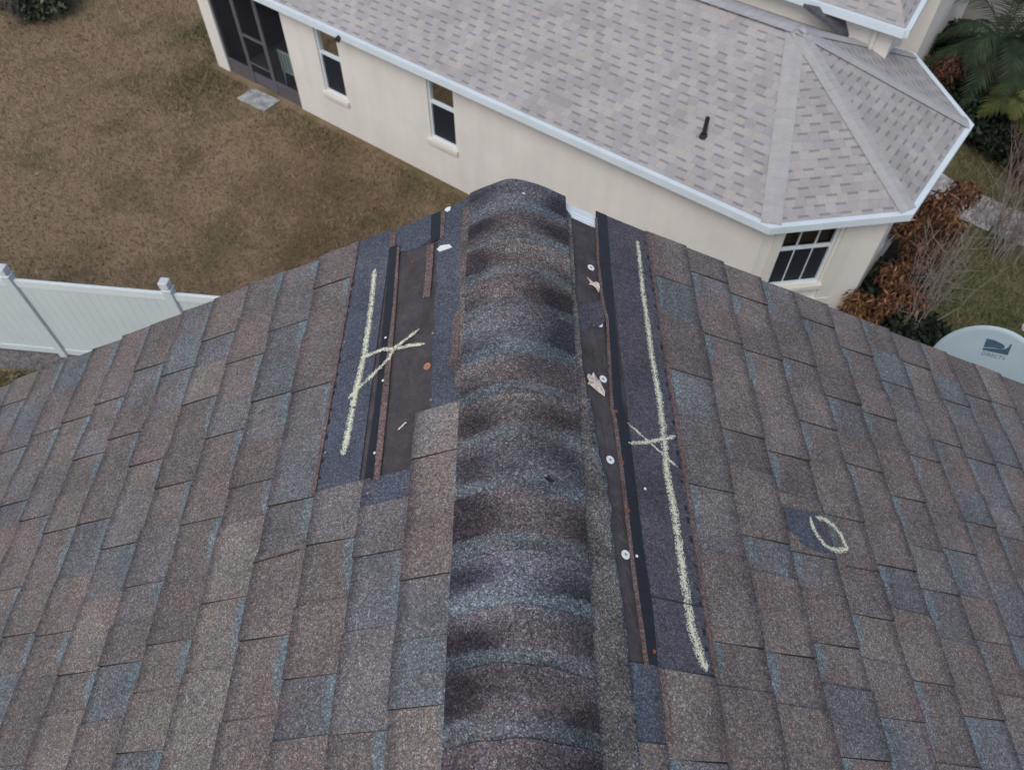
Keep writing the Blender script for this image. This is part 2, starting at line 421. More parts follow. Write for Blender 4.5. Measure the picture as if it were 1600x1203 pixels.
# left: chalked strip
mb = MB()
sheet(mb, -1, [(.5625, 2.052), (.435, 2.052), (.430, 1.02), (.5655, 1.02)], .0045, .003, .0012, metres=True)
sheet(mb, -1, [(617, 360), (676, 334), (676, 372), (655, 386), (640, 391), (622, 392)], .0052, .003, .003)      # piece at the rake
sheet(mb, -1, [(686, 374), (689, 331), (738, 306), (724, 640), (673, 650), (676, 610), (674, 600), (678, 560), (676, 545), (681, 505), (679, 480), (684, 440), (683, 410)], .0045, .003, .003)
tag(sub(mb, "torn_shingle_strip", NAVY), label="dark blue headlap strip left of the ridge, chalked")
mb = MB(); sheet(mb, -1, [(612, 383), (627, 383), (603, 620), (586, 749), (570, 752), (588, 620)], .0062, .003, .001)
sheet(mb, -1, [(675, 336), (689, 330), (688, 373), (674, 378)], .0062, .003, .001)
for k in range(20):                                                    # sealant dabs along the rusty edge
    y = 1.06 + .95 * (k + rnd() * .5) / 20; a = .5545 + (rnd() - .5) * .004; l = .006 + .012 * rnd()
    sheet(mb, -1, [(a, y), (a + .007, y + .002), (a + .006, y + l), (a - .001, y + l)], .0052, .001, metres=True)
sub(mb, "sealant_strip", TAR)
mb = MB()
sheet(mb, -1, [(.5600, 2.050), (.5710, 2.050), (.5730, 1.025), (.5610, 1.025)], .0088, .004, .002, metres=True)
sheet(mb, -1, [(622, 385), (625.5, 384), (620, 480), (606, 640), (595, 747), (585, 749), (599, 610), (615, 480)], .008, .005, .0012)
sheet(mb, -1, [(611, 364), (621, 361), (619, 383), (610, 385)], .0075, .004, .002)
sheet(mb, -1, [(669, 384), (679, 380), (677, 420), (673, 462), (662, 464), (667, 425)], .0078, .004, .003)
sheet(mb, -1, [(690, 333), (698, 329), (694, 370), (689, 372)], .0066, .002, .002)
sheet(mb, -1, [(711, 488), (721, 486), (718, 563), (703, 570), (709, 545)], .010, .005, .003)
sub(mb, "rusty_edge_strip", RUST)
# right: chalked strip
mb = MB()
sheet(mb, 1, [(.4625, 2.052), (.308, 2.052), (.318, .515), (.4625, .515)], .0045, .003, .0012, metres=True)
sheet(mb, 1, [(900, 470), (925, 474), (944, 466), (952, 484), (949, 498), (934, 512), (921, 508), (903, 526)], .004, .002, .003)
tag(sub(mb, "torn_shingle_strip", NAVY2), label="dark blue headlap strip right of the ridge, chalked")
mb = MB()
sheet(mb, 1, [(930, 329), (947, 336), (958, 490), (972, 634), (979, 662), (993, 776), (1003, 848), (1018, 946), (1027, 1047), (1009, 1045), (1000, 973), (991, 914), (981, 830), (972, 752), (960, 659), (955, 634), (944, 496), (933, 409)], .0062, .003)
for k in range(26):
    y = .55 + 1.46 * (k + rnd() * .6) / 26; a = .452 + (rnd() - .5) * .004; l = .006 + .016 * rnd()
    sheet(mb, 1, [(a, y), (a + .007, y + .002), (a + .006, y + l), (a - .001, y + l)], .0052, .001, metres=True)
sub(mb, "sealant_strip", TAR)
mb = MB()
sheet(mb, 1, [(.4600, 2.052), (.4700, 2.052), (.4745, 1.2), (.4745, .512), (.4620, .512)], .0088, .004, .002, metres=True)
sheet(mb, 1, [(929, 340), (932, 340), (935, 409), (942, 466), (949, 496), (957, 634), (963, 659), (975, 752), (984, 830), (994, 914), (1003, 973), (1013, 1046), (1007, 1046), (998, 973), (989, 914), (979, 830), (970, 752), (958, 659), (953, 634), (945, 496), (938, 466), (932, 409)], .0082, .005)
sheet(mb, 1, [(.318, .514), (.3335, .514), (.3335, .36), (.3235, .36)], .0088, .004, .002, metres=True)
sub(mb, "rusty_edge_strip", RUST)
# hairline joints between neighbouring strips
def hair(sd, p, q, t, w=.0016):
    mb = MB(); a0, y0 = on_slope(*p, t, sd); a1, y1 = on_slope(*q, t, sd); n = 10; pr = None
    for i in range(n + 1):
        a = a0 + (a1 - a0) * i / n; y = y0 + (y1 - y0) * i / n + (rnd() - .5) * .0012; ww = w * (.6 + .8 * rnd())
        c_n = (SP(sd, a, y + ww, t), SP(sd, a, y - ww, t))
        if pr: mb.face([pr[0], pr[1], c_n[1], c_n[0]])
        pr = c_n
    sub(mb, "joint_line", EDGE)
hair(1, (994, 927), (1104, 949), .0068); hair(1, (933, 409), (1008, 427), .0068, .001); hair(-1, (525, 569), (573, 551), .0056, .0012)
hair(-1, (398, 879), (470, 858), .0135, .0022); hair(1, (1320, 884), (1372, 893), .0135, .002); hair(1, (936, 520), (934, 560), .0014, .0008); hair(1, (930, 560), (938, 590), .0014, .0008)
# remaining ragged band beside the cap
mb = MB()
sheet(mb, 1, [(.160, 2.0), (.180, 1.97), (.183, 1.8), (.178, 1.62), (.184, 1.45), (.186, 1.33), (.194, 1.215), (.196, 1.10), (.204, 1.04), (.221, .985), (.228, .90), (.226, .82), (.236, .70), (.240, .60), (.243, .52), (.246, .3), (.242, 0), (.245, -2), (.244, -7.9), (.165, -7.9)], .0098, .006, .004, col=(.165, .158, .148), metres=True, step=.02)
sheet(mb, -1, [(.14, 2.03), (.172, 2.0), (.176, 1.8), (.169, 1.6), (.174, 1.42), (.170, 1.25), (.14, 1.25)], .0085, .004, .005, col=(.17, .15, .138), metres=True, step=.02)
sub(mb, "torn_shingle_band", CAPM)
mb = MB()
sheet(mb, 1, [(.185, 1.24), (.203, 1.225), (.209, 1.12), (.219, 1.03), (.2285, .985), (.2345, .90), (.232, .82), (.242, .70), (.246, .60), (.249, .52), (.253, .3), (.249, 0), (.251, -2), (.250, -7.9), (.185, -7.9)], .0082, .005, .005, metres=True, step=.02)
sub(mb, "torn_shingle_band", CAPNAVY)
# the circled torn-off tab (bare dark layer lying in the gap)
mb = MB()
sheet(mb, 1, [(1222, 791), (1279, 802), (1276, 812), (1285, 827), (1292, 838), (1297, 863), (1284, 863), (1262, 855), (1250, 847), (1247, 836), (1231, 826)], .0125, .003, .003)
tag(sub(mb, "torn_tab", NAVY), label="dark patch of a torn off tab inside the chalk circle")

# --- ridge cap: overlapping curved cap shingles, each lapped over the one beyond it
cap_y = [2.052, 1.90, 1.762, 1.6156, 1.475, 1.3115, 1.181, 1.037, .8946, .7337, .6046, .4785, .333]
cap_c = [(.16, .165, .18), (.17, .148, .14), (.21, .185, .165), (.175, .15, .142), (.185, .195, .21), (.17, .145, .133), (.20, .178, .16),
         (.175, .18, .19), (.165, .14, .133), (.19, .205, .228), (.175, .152, .147), (.18, .162, .16), (.195, .16, .165)]
while cap_y[-1] > YB: cap_y.append(cap_y[-1] - .138 - .012 * rnd()); cap_c.append(random.choice(cap_c[:12]))
mb = MB(); NX = 30; NY = 8
def cap_z(x, w): return .0275 - M * math.sqrt(x * x + .058 ** 2)
for i in range(len(cap_y) - 1):
    yf, yn = cap_y[i], cap_y[i + 1]; wl = .153 + .002 * rnd(); wr = .167 + .002 * rnd(); sag = .0015 + .003 * rnd(); skew = (rnd() - .5) * .014
    blobs = [(.45 + .45 * rnd(), sgn * (.70 + .3 * rnd()), .35 + .35 * rnd(), .15 + .7 * rnd(), .16 + .3 * rnd()) for sgn in (-1, 1, random.choice((-1, 1)), random.choice((-1, 1)))] + [(.35 * rnd(), rnd() - .5, .5, rnd(), .3)]
    curlL = .004 * rnd(); curlR = .004 * rnd(); ph = rnd() * 6
    grid = []
    for j in range(NY + 1):
        fy = j / NY; row = []                              # 0 far (butt, raised) .. 1 near (tucked under)
        for k in range(NX + 1):
            u = -1 + 2 * k / NX; x = u * (wl if u < 0 else wr)
            yy = yf + (yn - .012 - yf) * fy - .014 * u * u + skew * u + (.0015 * math.sin(9 * u + ph) if j == 0 else 0)
            z = cap_z(x, 0) + .0048 * (1 - fy) - sag * math.sin(math.pi * min(1, fy * 1.05)) * (1 - .5 * u * u)
            z += (curlL if u < 0 else curlR) * (1 - fy) ** 2 * abs(u) ** 3 + .0012 * math.sin(5 * u + ph + 3 * fy)
            row.append(Vector((x, yy, RIDGE + z)))
        grid.append(row)
    # granule colour and soft grime stains, vertex by vertex; both flanks broadly darker, more so on the nearer caps
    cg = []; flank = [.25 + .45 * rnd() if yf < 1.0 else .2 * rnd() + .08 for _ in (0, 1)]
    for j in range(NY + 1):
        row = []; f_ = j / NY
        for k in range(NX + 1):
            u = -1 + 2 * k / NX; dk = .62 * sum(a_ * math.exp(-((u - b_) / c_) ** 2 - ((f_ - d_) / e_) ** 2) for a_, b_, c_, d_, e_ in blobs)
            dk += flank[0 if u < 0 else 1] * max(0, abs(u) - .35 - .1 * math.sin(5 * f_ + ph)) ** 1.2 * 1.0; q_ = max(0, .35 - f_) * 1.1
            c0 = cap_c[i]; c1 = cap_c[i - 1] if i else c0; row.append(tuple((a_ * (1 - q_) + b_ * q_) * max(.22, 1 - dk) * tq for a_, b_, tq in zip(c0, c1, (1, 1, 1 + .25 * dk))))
        cg.append(row)
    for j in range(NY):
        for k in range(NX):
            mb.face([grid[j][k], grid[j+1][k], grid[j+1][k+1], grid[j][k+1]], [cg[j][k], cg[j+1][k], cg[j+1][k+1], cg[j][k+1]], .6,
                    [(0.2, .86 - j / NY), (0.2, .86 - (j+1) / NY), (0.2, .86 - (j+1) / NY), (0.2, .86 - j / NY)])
    for k in range(NX):
        d = Vector((0, 0, .006)); mb.face([grid[0][k], grid[0][k+1], grid[0][k+1] - d, grid[0][k] - d], mi=1)
    for kk in (0, NX):
        d = Vector((0, 0, .014))
        for j in range(NY): mb.face([grid[j][kk], grid[j+1][kk], grid[j+1][kk] - d, grid[j][kk] - d], mi=2)
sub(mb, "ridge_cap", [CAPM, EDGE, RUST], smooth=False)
# vent strip under the cap, seen as a dark line on either side
mb = MB()
for sd in (-1, 1):
    a0 = .120
    q = [(a0, -.002), (a0, .012), (.0, .012)]
    mb.face([SP(sd, .136, YF - .02, .0), SP(sd, .136, YB, .0), SP(sd, .136, YB, .018), SP(sd, .136, YF - .02, .018)])
    mb.face([SP(sd, .0, YF - .02, -.05), SP(sd, .138, YF - .02, .0), SP(sd, .138, YF - .02, .018), SP(sd, .0, YF - .02, -.03)])
sub(mb, "ridge_vent", EDGE)

# --- fixings
def disc(name, x, y, r, mat, t=.0025, h=.0012, n=20, sd=None, hole=None, label=None):
    sd = sd or (-1 if x < 805 else 1); a, yy = on_slope(x, y, t, sd); mb = MB()
    cx = SP(sd, a, yy, t); up = (SP(sd, a, yy, t + 1) - cx); ex = Vector((0, 1, 0)); ey = up.cross(ex)
    def ring(rr, hh): return [cx + ex * math.cos(2*math.pi*i/n) * rr + ey * math.sin(2*math.pi*i/n) * rr + up * hh for i in range(n)]
    R0, R1, R2 = ring(r, 0), ring(r * .93, h), ring(r * .30, h * .75)
    for A_, B_ in ((R0, R1), (R1, R2)):
        for i in range(n): mb.face([A_[i], A_[(i+1) % n], B_[(i+1) % n], B_[i]])
    R3, R4 = ring(r * .30, h * .75), ring(r * .30, h * .3)
    mb.face(ring(r * .28, h * .8), mi=1)
    return tag(sub(mb, name, [mat, hole or mat]), label=label)
NAILH = simple("steel_nail_head", (.28, .27, .27), .4, .5, .1, 90)
for (x, y) in ((923, 418), (936, 506), (942, 592), (953, 718), (977, 866)): disc("cap_nail", x, y, .0125, PLASTIC, hole=NAILH)
disc("cap_nail", 992, 1046, .0125, PLASTIC, t=.0022, hole=NAILH)
disc("cap_nail", 668, 572, .0125, COPPER, hole=COPPER, label="rust coloured cap nail on the left felt")
for (x, y) in ((604, 527), (600, 594), (587, 707), (678, 520), (675, 624), (993, 868), (550, 451), (540, 534), (510, 706), (812, 300), (576, 770), (1006, 763), (1078, 592)):
    t = .0075 if x != 812 else .028
    disc("nail_head", x, y, .0042, NAILH if x not in (993, 604, 1006, 600, 587, 812) else PLASTIC, t=t, h=.001, n=10)
for (x, y) in ((961, 642), (971, 722), (980, 797), (1020, 1017), (646, 409), (615, 460)):
    disc("rusty_nail_head", x, y, .0052, RUSTM, t=.0075 if x > 805 else .004, h=.0015, n=9)
# black chip on the cap
p = on_slope(858, 751, .012, 1)
mb = MB(); pts = [(-.012, 0), (-.004, .003), (-.002, .009), (.003, .002), (.013, -.004), (.006, -.008), (-.003, -.005)]
base = Vector((p[0], p[1], RIDGE + cap_z(p[0], 0) + .006))
mb.face([base + Vector((a, b, .001 - a * .35)) for a, b in pts]); mb.face([base + Vector((a, b, -.004 - a * .35)) for a, b in pts][::-1])
for i in range(len(pts)):
    q = pts[i]; r_ = pts[(i + 1) % len(pts)]
    mb.face([base + Vector((q[0], q[1], .001 - q[0] * .35)), base + Vector((q[0], q[1], -.004 - q[0] * .35)), base + Vector((r_[0], r_[1], -.004 - r_[0] * .35)), base + Vector((r_[0], r_[1], .001 - r_[0] * .35))])
tag(wpart(mb, "asphalt_chip", TAR, None), label="small black asphalt chip lying on the rounded ridge cap", cat="debris")

# --- chalk marks, rubbed onto the granules
def chalk(name, paths, label):
    mb = MB()
    for sd, w0, w1, t, px in paths:
        P2 = [Vector(on_slope(x, y, t, sd)) for x, y in px]
        # resample
        Q = []
        for i in range(len(P2) - 1):
            n = max(2, int((P2[i+1] - P2[i]).length / .012))
            Q += [P2[i].lerp(P2[i+1], k / n) for k in range(n)]
        Q.append(P2[-1]); prev = None; L = len(Q)
        for i, q in enumerate(Q):
            d = (Q[min(i+1, L-1)] - Q[max(i-1, 0)]).normalized(); nn = Vector((-d[1], d[0]))
            ww = (w0 + (w1 - w0) * i / L) * (.88 + .24 * rnd()) * .5 * (.5 if i in (0, L - 1) else 1)
            l, r_ = q + nn * ww, q - nn * ww
            if prev: mb.face([SP(sd, prev[0][0], prev[0][1], t), SP(sd, l[0], l[1], t), SP(sd, r_[0], r_[1], t), SP(sd, prev[1][0], prev[1][1], t)], uv=[((i-1)/L, 0), (i/L, 0), (i/L, 1), ((i-1)/L, 1)])
            prev = (l, r_)
    return tag(sub(mb, name, CHALK), label=label)
chalk("chalk_line", [(-1, .019, .026, .0055, [(586, 420), (582, 470), (576, 515), (570, 554), (561, 594), (555, 620), (544, 680), (538, 710)])], "pale chalk line left of the ridge")
chalk("chalk_cross", [(-1, .014, .020, .0092, [(657, 513), (636, 530), (618, 543), (609, 560), (594, 575), (579, 590), (562, 606), (546, 622)]),
                      (-1, .014, .019, .0093, [(666, 536), (642, 539), (618, 545), (600, 545), (585, 551), (568, 558)])], "chalk cross left of the ridge")
chalk("chalk_line", [(1, .017, .029, .0055, [(995, 376), (1000, 420), (1004, 460), (1010, 500), (1018, 560), (1029, 620), (1036, 680), (1041, 740), (1050, 785), (1057, 830), (1065, 890), (1072, 930), (1078, 976), (1090, 1015), (1102, 1048)])], "long pale chalk line right of the ridge")
chalk("chalk_cross", [(1, .009, .011, .0066, [(979, 660), (1005, 683), (1030, 705), (1057, 729)]), (1, .013, .015, .0068, [(981, 692), (1010, 690), (1035, 686), (1054, 681)])], "chalk cross right of the ridge")
chalk("chalk_circle", [(1, .014, .022, .0175, [(1263, 806), (1266, 821), (1274, 836), (1285, 850), (1297, 857), (1309, 859), (1323, 855)]),
                       (1, .019, .022, .0176, [(1271, 806), (1285, 810), (1298, 819), (1309, 832), (1315, 844), (1320, 858)])], "open chalk oval on the right slope")

# --- leaves and scraps lying on the felt
LEAFM = simple("dead_leaf", (.62, .54, .48), .8, .2, .3, 60)
def leaf(name, x, y, poly, label, sd=1, t=.006, s=1.0):
    a, yy = on_slope(x, y, t, sd); mb = MB()
    base = SP(sd, a, yy, t); up = (SP(sd, a, yy, t + 1) - base).normalized(); ey = Vector((0, 1, 0)); ex = ey.cross(up)
    pts = [base + ex * px * s + ey * py * s + up * (.006 * (math.sin(px * 130) * math.cos(py * 90))) for px, py in poly]
    cc = base + up * .004
    for i in range(len(pts)): mb.face([cc, pts[i], pts[(i + 1) % len(pts)]])
    o = mb.build(name, LEAFM, None, weld=True)
    so = o.modifiers.new("thickness", 'SOLIDIFY'); so.thickness = .0006
    return tag(o, label=label, cat="leaf", group="dead leaves on the felt")
leaf("dead_leaf", 926, 443, [(-.022, .018), (-.008, .012), (-.004, .004), (.006, .01), (.016, .008), (.018, -.008), (.016, -.024), (.006, -.014), (-.002, -.006), (-.012, -.002), (-.008, .006)], "curled tan dead leaf under the topmost cap nail right of the ridge", t=.008, s=1.15)
leaf("dead_leaf", 929, 598, [(-.022, .024), (-.012, .020), (-.008, .030), (.002, .026), (.006, .014), (.012, .012), (.014, -.004), (.026, -.018), (.024, -.034), (.008, -.024), (-.004, -.022), (-.016, -.008), (-.026, -.012), (-.018, .004), (-.026, .012)], "large jagged tan leaf on the bare felt right of the ridge", t=.009, s=1.1)
leaf("dead_leaf", 629, 666, [(-.018, -.004), (-.010, -.002), (-.004, .005), (.004, .004), (.010, .008), (.016, .003), (.010, .002), (.004, -.003), (-.004, -.001), (-.010, -.007)], "thin shrivelled leaf on the felt left of the ridge", sd=-1, t=.003, s=1.2)
def scrap(name, px, label, t=.009, th=.003):
    mb = MB(); sheet(mb, -1, px, t, th); o = mb.build(name, PLASTIC, None, weld=True); return tag(o, label=label, cat="scrap")
scrap("plastic_scrap", [(684, 389), (690, 383), (704, 381), (708, 385), (700, 388), (688, 392)], "bright white plastic strip lying on the torn shingle left of the ridge")
scrap("plastic_scrap", [(696, 328), (699, 324), (706, 322), (705, 327), (700, 330)], "small white scrap at the gable edge left of the ridge cap")

# ------------------------------------------------------------------ satellite dish beyond the right rake
ray0 = Vector(ray(1535, 577)); kk = 2.55 / ray0[1]; DC = Vector((XC, 0, CAM_Z)) + ray0 * kk
view = (-ray0).normalized()
up_ = Matrix.Rotation(R(30), 4, 'X') @ view; nrm = up_.normalized()
dish = empty("satellite_dish", (DC.x, GY, DC.z - .3), label="pale grey round satellite dish with dark blue logo beyond the right roof edge", cat="satellite dish")
exd = Vector((1, 0, 0)); exd = (exd - nrm * exd.dot(nrm)).normalized(); eyd = nrm.cross(exd)
DR = .5 * 152 / F * kk * 1.02
def dp(x, y, off=0.0):
    r2 = x * x + y * y; return DC + exd * x + eyd * y + nrm * (r2 * .42 + off - .0)
DISHM = simple("dish_enamel", (.36, .455, .50), .4, .45, .04, 5)
mb = MB(); NR, NA = 8, 48
for off, fl in ((0, 0), (-.004, 1)):
    for i in range(NR):
        for j in range(NA):
            r0, r1 = DR * i / NR, DR * (i + 1) / NR; a0, a1 = 2*math.pi*j/NA, 2*math.pi*(j+1)/NA
            q = [dp(r0*math.cos(a0), r0*math.sin(a0), off), dp(r1*math.cos(a0), r1*math.sin(a0), off), dp(r1*math.cos(a1), r1*math.sin(a1), off), dp(r0*math.cos(a1), r0*math.sin(a1), off)]
            if i == 0: q = [q[0], q[1], q[2]]
            mb.face(q[::-1] if fl else q)
for j in range(NA):
    a0, a1 = 2*math.pi*j/NA, 2*math.pi*(j+1)/NA
    mb.face([dp(DR*math.cos(a), DR*math.sin(a), o_) for a, o_ in ((a0, 0), (a0, -.004), (a1, -.004), (a1, 0))])
refl = wpart(mb, "reflector", DISHM, dish, smooth=True)
LOGOM = simple("logo_blue", (.045, .09, .13), .5, .4, .1, 5)
# logo: dark square with a bold D bulging from the left and a pale swoosh cut to the right, word below
lx, ly, ls = .026, .150, .058
mb = MB()
def lp(x, y): return dp(lx + x * ls, ly + y * ls * .66, .0012)
n = 16
dsh = [(-1, 1), (-.35, 1)] + [(-.35 + .95 * math.sin(math.pi * i / n), math.cos(math.pi * i / n) * .62 + .25) for i in range(2, n - 3)] + [(-.2, -.2), (-1, -.45)]
mb.face([lp(x, y) for x, y in dsh])
sw = [(-1, -.55), (-.3, -.35), (.35, -.2), (.75, .1), (.9, .5), (.92, .95), (1.05, .95), (1.05, -.85), (.2, -.95), (-1, -.95)]
# split the swoosh into quads so the concave outline stays clean
for i in range(5): 
    a, b2 = sw[i], sw[i + 1]; u0, u1 = i / 5, (i + 1) / 5
    lo0 = (-1 + 2.05 * u0, -.95 + .1 * u0); lo1 = (-1 + 2.05 * u1, -.95 + .1 * u1)
    mb.face([lp(*a), lp(*lo0), lp(*lo1), lp(*b2)])
mb.face([lp(.92, .95), lp(.9, .5), lp(1.05, -.85), lp(1.05, .95)])
wpart(mb, "logo", LOGOM, dish)
tcv = bpy.data.curves.new("lettering", 'FONT'); tcv.body = "DIRECTV"; tcv.size = .031; tcv.align_x = 'CENTER'; tcv.space_character = 1.08
to = bpy.data.objects.new("lettering_tmp", tcv); C.objects.link(to)
bpy.context.view_layer.update()
tm = bpy.data.meshes.new_from_object(to.evaluated_get(bpy.context.evaluated_depsgraph_get())); bpy.data.objects.remove(to)
for v in tm.vertices: v.co = dp(lx + v.co.x * .86, ly - ls * .66 - .028 + v.co.y, .0012)
tm.materials.clear(); lo = link("lettering", tm, dish, LOGOM); lo.matrix_parent_inverse = dish.matrix_basis.inverted()
# bolts, mast, arm and feed
for bx, by in ((-.045, -.015), (.045, -.015), (-.045, -.095), (.045, -.095)):
    mb = MB(); b0 = dp(bx, by, 0); mb.tube([b0, b0 + nrm * .006], .007, 8); wpart(mb, "bolt", PLASTIC, dish)
mb = MB(); back = dp(0, -.05, -.01); mb.tube([back, back - nrm * .12, Vector((DC.x, GY + .16, DC.z - .28)), Vector((DC.x, GY, DC.z - .34))], .02, 10)
wpart(mb, "mast", simple("galvanised_steel", (.35, .36, .37), .5, .5, .1, 8), dish)
mb = MB(); lb = Vector((XC, 0, CAM_Z)) + Vector(ray(1604, 512)) * (kk * .97)
ba = dp(.05, -DR * .96, -.004); mb.tube([dp(0, -.06, -.012), ba, ba + nrm * .14 + Vector((.22, 0, -.03)), lb + Vector((.06, 0, -.05)), lb], .010, 8)
wpart(mb, "feed_arm", PLASTIC, dish)
mb = MB(); mb.tube([lb + Vector((.03, 0, .0)), lb + Vector((-.012, .004, .0))], .022, 14)
wpart(mb, "receiver", PLASTIC, dish, bevel=.003)

# ------------------------------------------------------------------ the ground
def ground_mat():
    m, nt, b = new_mat("dry_lawn", .95, .1); L = nt.links.new
    tc = N(nt, "ShaderNodeTexCoord"); co = tc.outputs["Object"]
    n1 = noise(nt, co, .45, 4, .6); n2 = noise(nt, co, 5, 5, .65, .4); n3 = noise(nt, co, 34, 4, .75, .8)
    c = ramp(nt, n2, [(.25, (.105, .077, .043)), (.5, (.150, .107, .065)), (.75, (.215, .155, .095))])
    sx = N(nt, "ShaderNodeSeparateXYZ"); L(co, sx.inputs[0])
    drier = math_(nt, 'MULTIPLY', math_(nt, 'SUBTRACT', -3.0, sx.outputs[0]), .06, True)
    straw = ramp(nt, math_(nt, 'ADD', n1, drier), [(.42, 0.0), (.72, .8)])
    c = mix(nt, straw, c, (.34, .255, .165))
    gr = ramp(nt, noise(nt, co, .8, 4, .6, .3), [(.48, 0.0), (.66, .5)])
    c = mix(nt, gr, c, (.075, .085, .035))
    # greener turf towards the right hand side yard
    rt = math_(nt, 'MULTIPLY', math_(nt, 'ADD', math_(nt, 'SUBTRACT', sx.outputs[0], 4.0), math_(nt, 'MULTIPLY', n1, 2.0)), .5, True)
    c = mix(nt, math_(nt, 'MULTIPLY', rt, .75), c, ramp(nt, n2, [(.25, (.05, .06, .028)), (.45, (.09, .105, .045)), (.6, (.15, .145, .075)), (.75, (.22, .19, .12))]))
    c = mix(nt, 1.0, c, ramp(nt, n3, [(.3, .8), (.7, 1.25)]), 'MULTIPLY')
    L(c, b.inputs["Base Color"]); bump(nt, b, n3, .8, .03); return m
mb = MB(); G = 120
mb.face([P(-G, -G, 0), P(G, -G, 0), P(G, G, 0), P(-G, G, 0)])
tag(mb.build("ground", ground_mat()), kind="structure")

# grass blades, as one uncountable mass
def scatter_grass(name, regions, cols, label, hgt=(.03, .07), seed=3, keepout=None):
    rg = np.random.default_rng(seed); V = []; Fc = []; Co = []
    tot = 0
    for (x0, x1, y0, y1, nn) in regions:
        x = rg.uniform(x0, x1, nn); y = rg.uniform(y0, y1, nn)
        if keepout is not None:
            k = np.array([not keepout(a, b) for a, b in zip(x, y)]); x, y = x[k], y[k]
        nn = len(x); h = rg.uniform(hgt[0], hgt[1], nn); th = rg.uniform(0, 2*np.pi, nn); wd = rg.uniform(.004, .009, nn)
        lean = rg.uniform(.3, 1.6, nn) * h; ld = rg.uniform(0, 2*np.pi, nn)
        A_ = np.stack([x + np.cos(th) * wd, y + np.sin(th) * wd, np.zeros(nn)], 1); B_ = np.stack([x - np.cos(th) * wd, y - np.sin(th) * wd, np.zeros(nn)], 1)
        T = np.stack([x + np.cos(ld) * lean, y + np.sin(ld) * lean, h], 1)
        V.append(np.stack([A_, B_, T], 1).reshape(-1, 3)); tot += nn
        pat = .5 + .5 * np.sin(x * 1.7 + 1.3 * np.sin(y * 1.1)) * np.cos(y * 1.3 + .7 * np.sin(x * 2.1))
        ci = np.clip((pat * .6 + rg.uniform(0, 1, nn) * .6 - .1 - .12 * (x > -4) * (x < 3)) * len(cols), 0, len(cols) - 1).astype(int)
        Co.append(np.array(cols)[ci] * rg.uniform(.7, 1.3, (nn, 1)))
    V = np.concatenate(V); Co = np.concatenate(Co)
    me = bpy.data.meshes.new(name); me.vertices.add(len(V)); me.vertices.foreach_set("co", V.ravel())
    me.loops.add(len(V)); me.loops.foreach_set("vertex_index", np.arange(len(V), dtype=np.int32))
    me.polygons.add(tot); me.polygons.foreach_set("loop_start", np.arange(0, len(V), 3, dtype=np.int32)); me.polygons.foreach_set("loop_total", np.full(tot, 3, dtype=np.int32))
    me.update(); ca = me.color_attributes.new("tab", 'FLOAT_COLOR', 'CORNER')
    cc = np.concatenate([np.repeat(Co, 3, 0), np.ones((len(V), 1))], 1); ca.data.foreach_set("color", cc.ravel())
    m, nt, b = new_mat(name + "_blades", .85, .15); a = N(nt, "ShaderNodeAttribute", attribute_name="tab"); nt.links.new(a.outputs["Color"], b.inputs["Base Color"])
    o = link(name, me, None, m); return tag(o, kind="stuff", label=label, cat="grass")

# ------------------------------------------------------------------ neighbour's house: local frame (a along the eave to the left, b into the house)
Apt = at(1205, 350, CAM_Z - 7.2); Lpt = at(425, 0, CAM_Z - 7.2)
exx = Vector((Lpt.x - Apt.x, Lpt.y - Apt.y, 0)).normalized(); eyy = Vector((-exx.y, exx.x, 0))
if eyy.y < 0: eyy = -eyy
O2 = Vector((Apt.x, Apt.y, 0)); EV = CAM_Z - 7.2
def W(a, b, z): return O2 + exx * a + eyy * b + Vector((0, 0, z))
def loc2(x, y): d = Vector((x, y, 0)) - O2; return d.dot(exx), d.dot(eyy)
nb = empty("neighbor_house", tuple(W(3, 2.7, 0)), label="single storey cream stucco house with pale grey hipped shingle roof and eight sided end", cat="house")
OH = .16; LA = 13.2; OB = 5.5
oct_ = [(0, 0), (-1.43, 1.45), (-1.43, 4.06), (0, 5.5)]       # eave corners of the eight sided end
apex = (1.29, 2.75); RZ = EV + 1.22
cen = Vector((1.29, 2.75))
octw = []
for (a, b) in oct_:
    d = Vector((a, b)) - cen; octw.append(tuple(cen + d * (1 - OH / (d.length * .93))))
def wall_run(mb, p0, p1, z0, z1, openings, depth=.12, inward=1):
    """vertical wall from local p0 to p1 with rectangular openings (s0, s1, z0, z1), reveals turned inwards"""
    A_, B_ = W(*p0, 0), W(*p1, 0); d = (B_ - A_); L = d.length; d = d / L
    nin = Vector((-d.y, d.x, 0)); mid = W(3, 2.75, 0)
    if (mid - A_).dot(nin) < 0: nin = -nin
    ss = sorted({0, L} | {o[0] for o in openings} | {o[1] for o in openings}); zz = sorted({z0, z1} | {o[2] for o in openings} | {o[3] for o in openings})
    Q = lambda s, z, n=0: A_ + d * s + nin * n + Vector((0, 0, z))
    for i in range(len(ss) - 1):
        for j in range(len(zz) - 1):
            sm, zm = (ss[i] + ss[i+1]) / 2, (zz[j] + zz[j+1]) / 2
            if any(o[0] < sm < o[1] and o[2] < zm < o[3] for o in openings): continue
            mb.face([Q(ss[i], zz[j]), Q(ss[i+1], zz[j]), Q(ss[i+1], zz[j+1]), Q(ss[i], zz[j+1])])
    for (a, b, c, e) in openings:
        for (s0, zA, s1, zB) in ((a, c, b, c), (b, c, b, e), (b, e, a, e), (a, e, a, c)):
            mb.face([Q(s0, zA), Q(s1, zB), Q(s1, zB, depth), Q(s0, zA, depth)])
    return Q
mw0 = (octw[0][0], OH); mw1 = (LA, OH); S0 = octw[0][0]
WIN = [(6.0, 6.62, .92, 2.26), (8.86, 9.48, .80, 2.26)]
PORCH = (10.42, 12.8, .0, 2.30)
mb = MB()
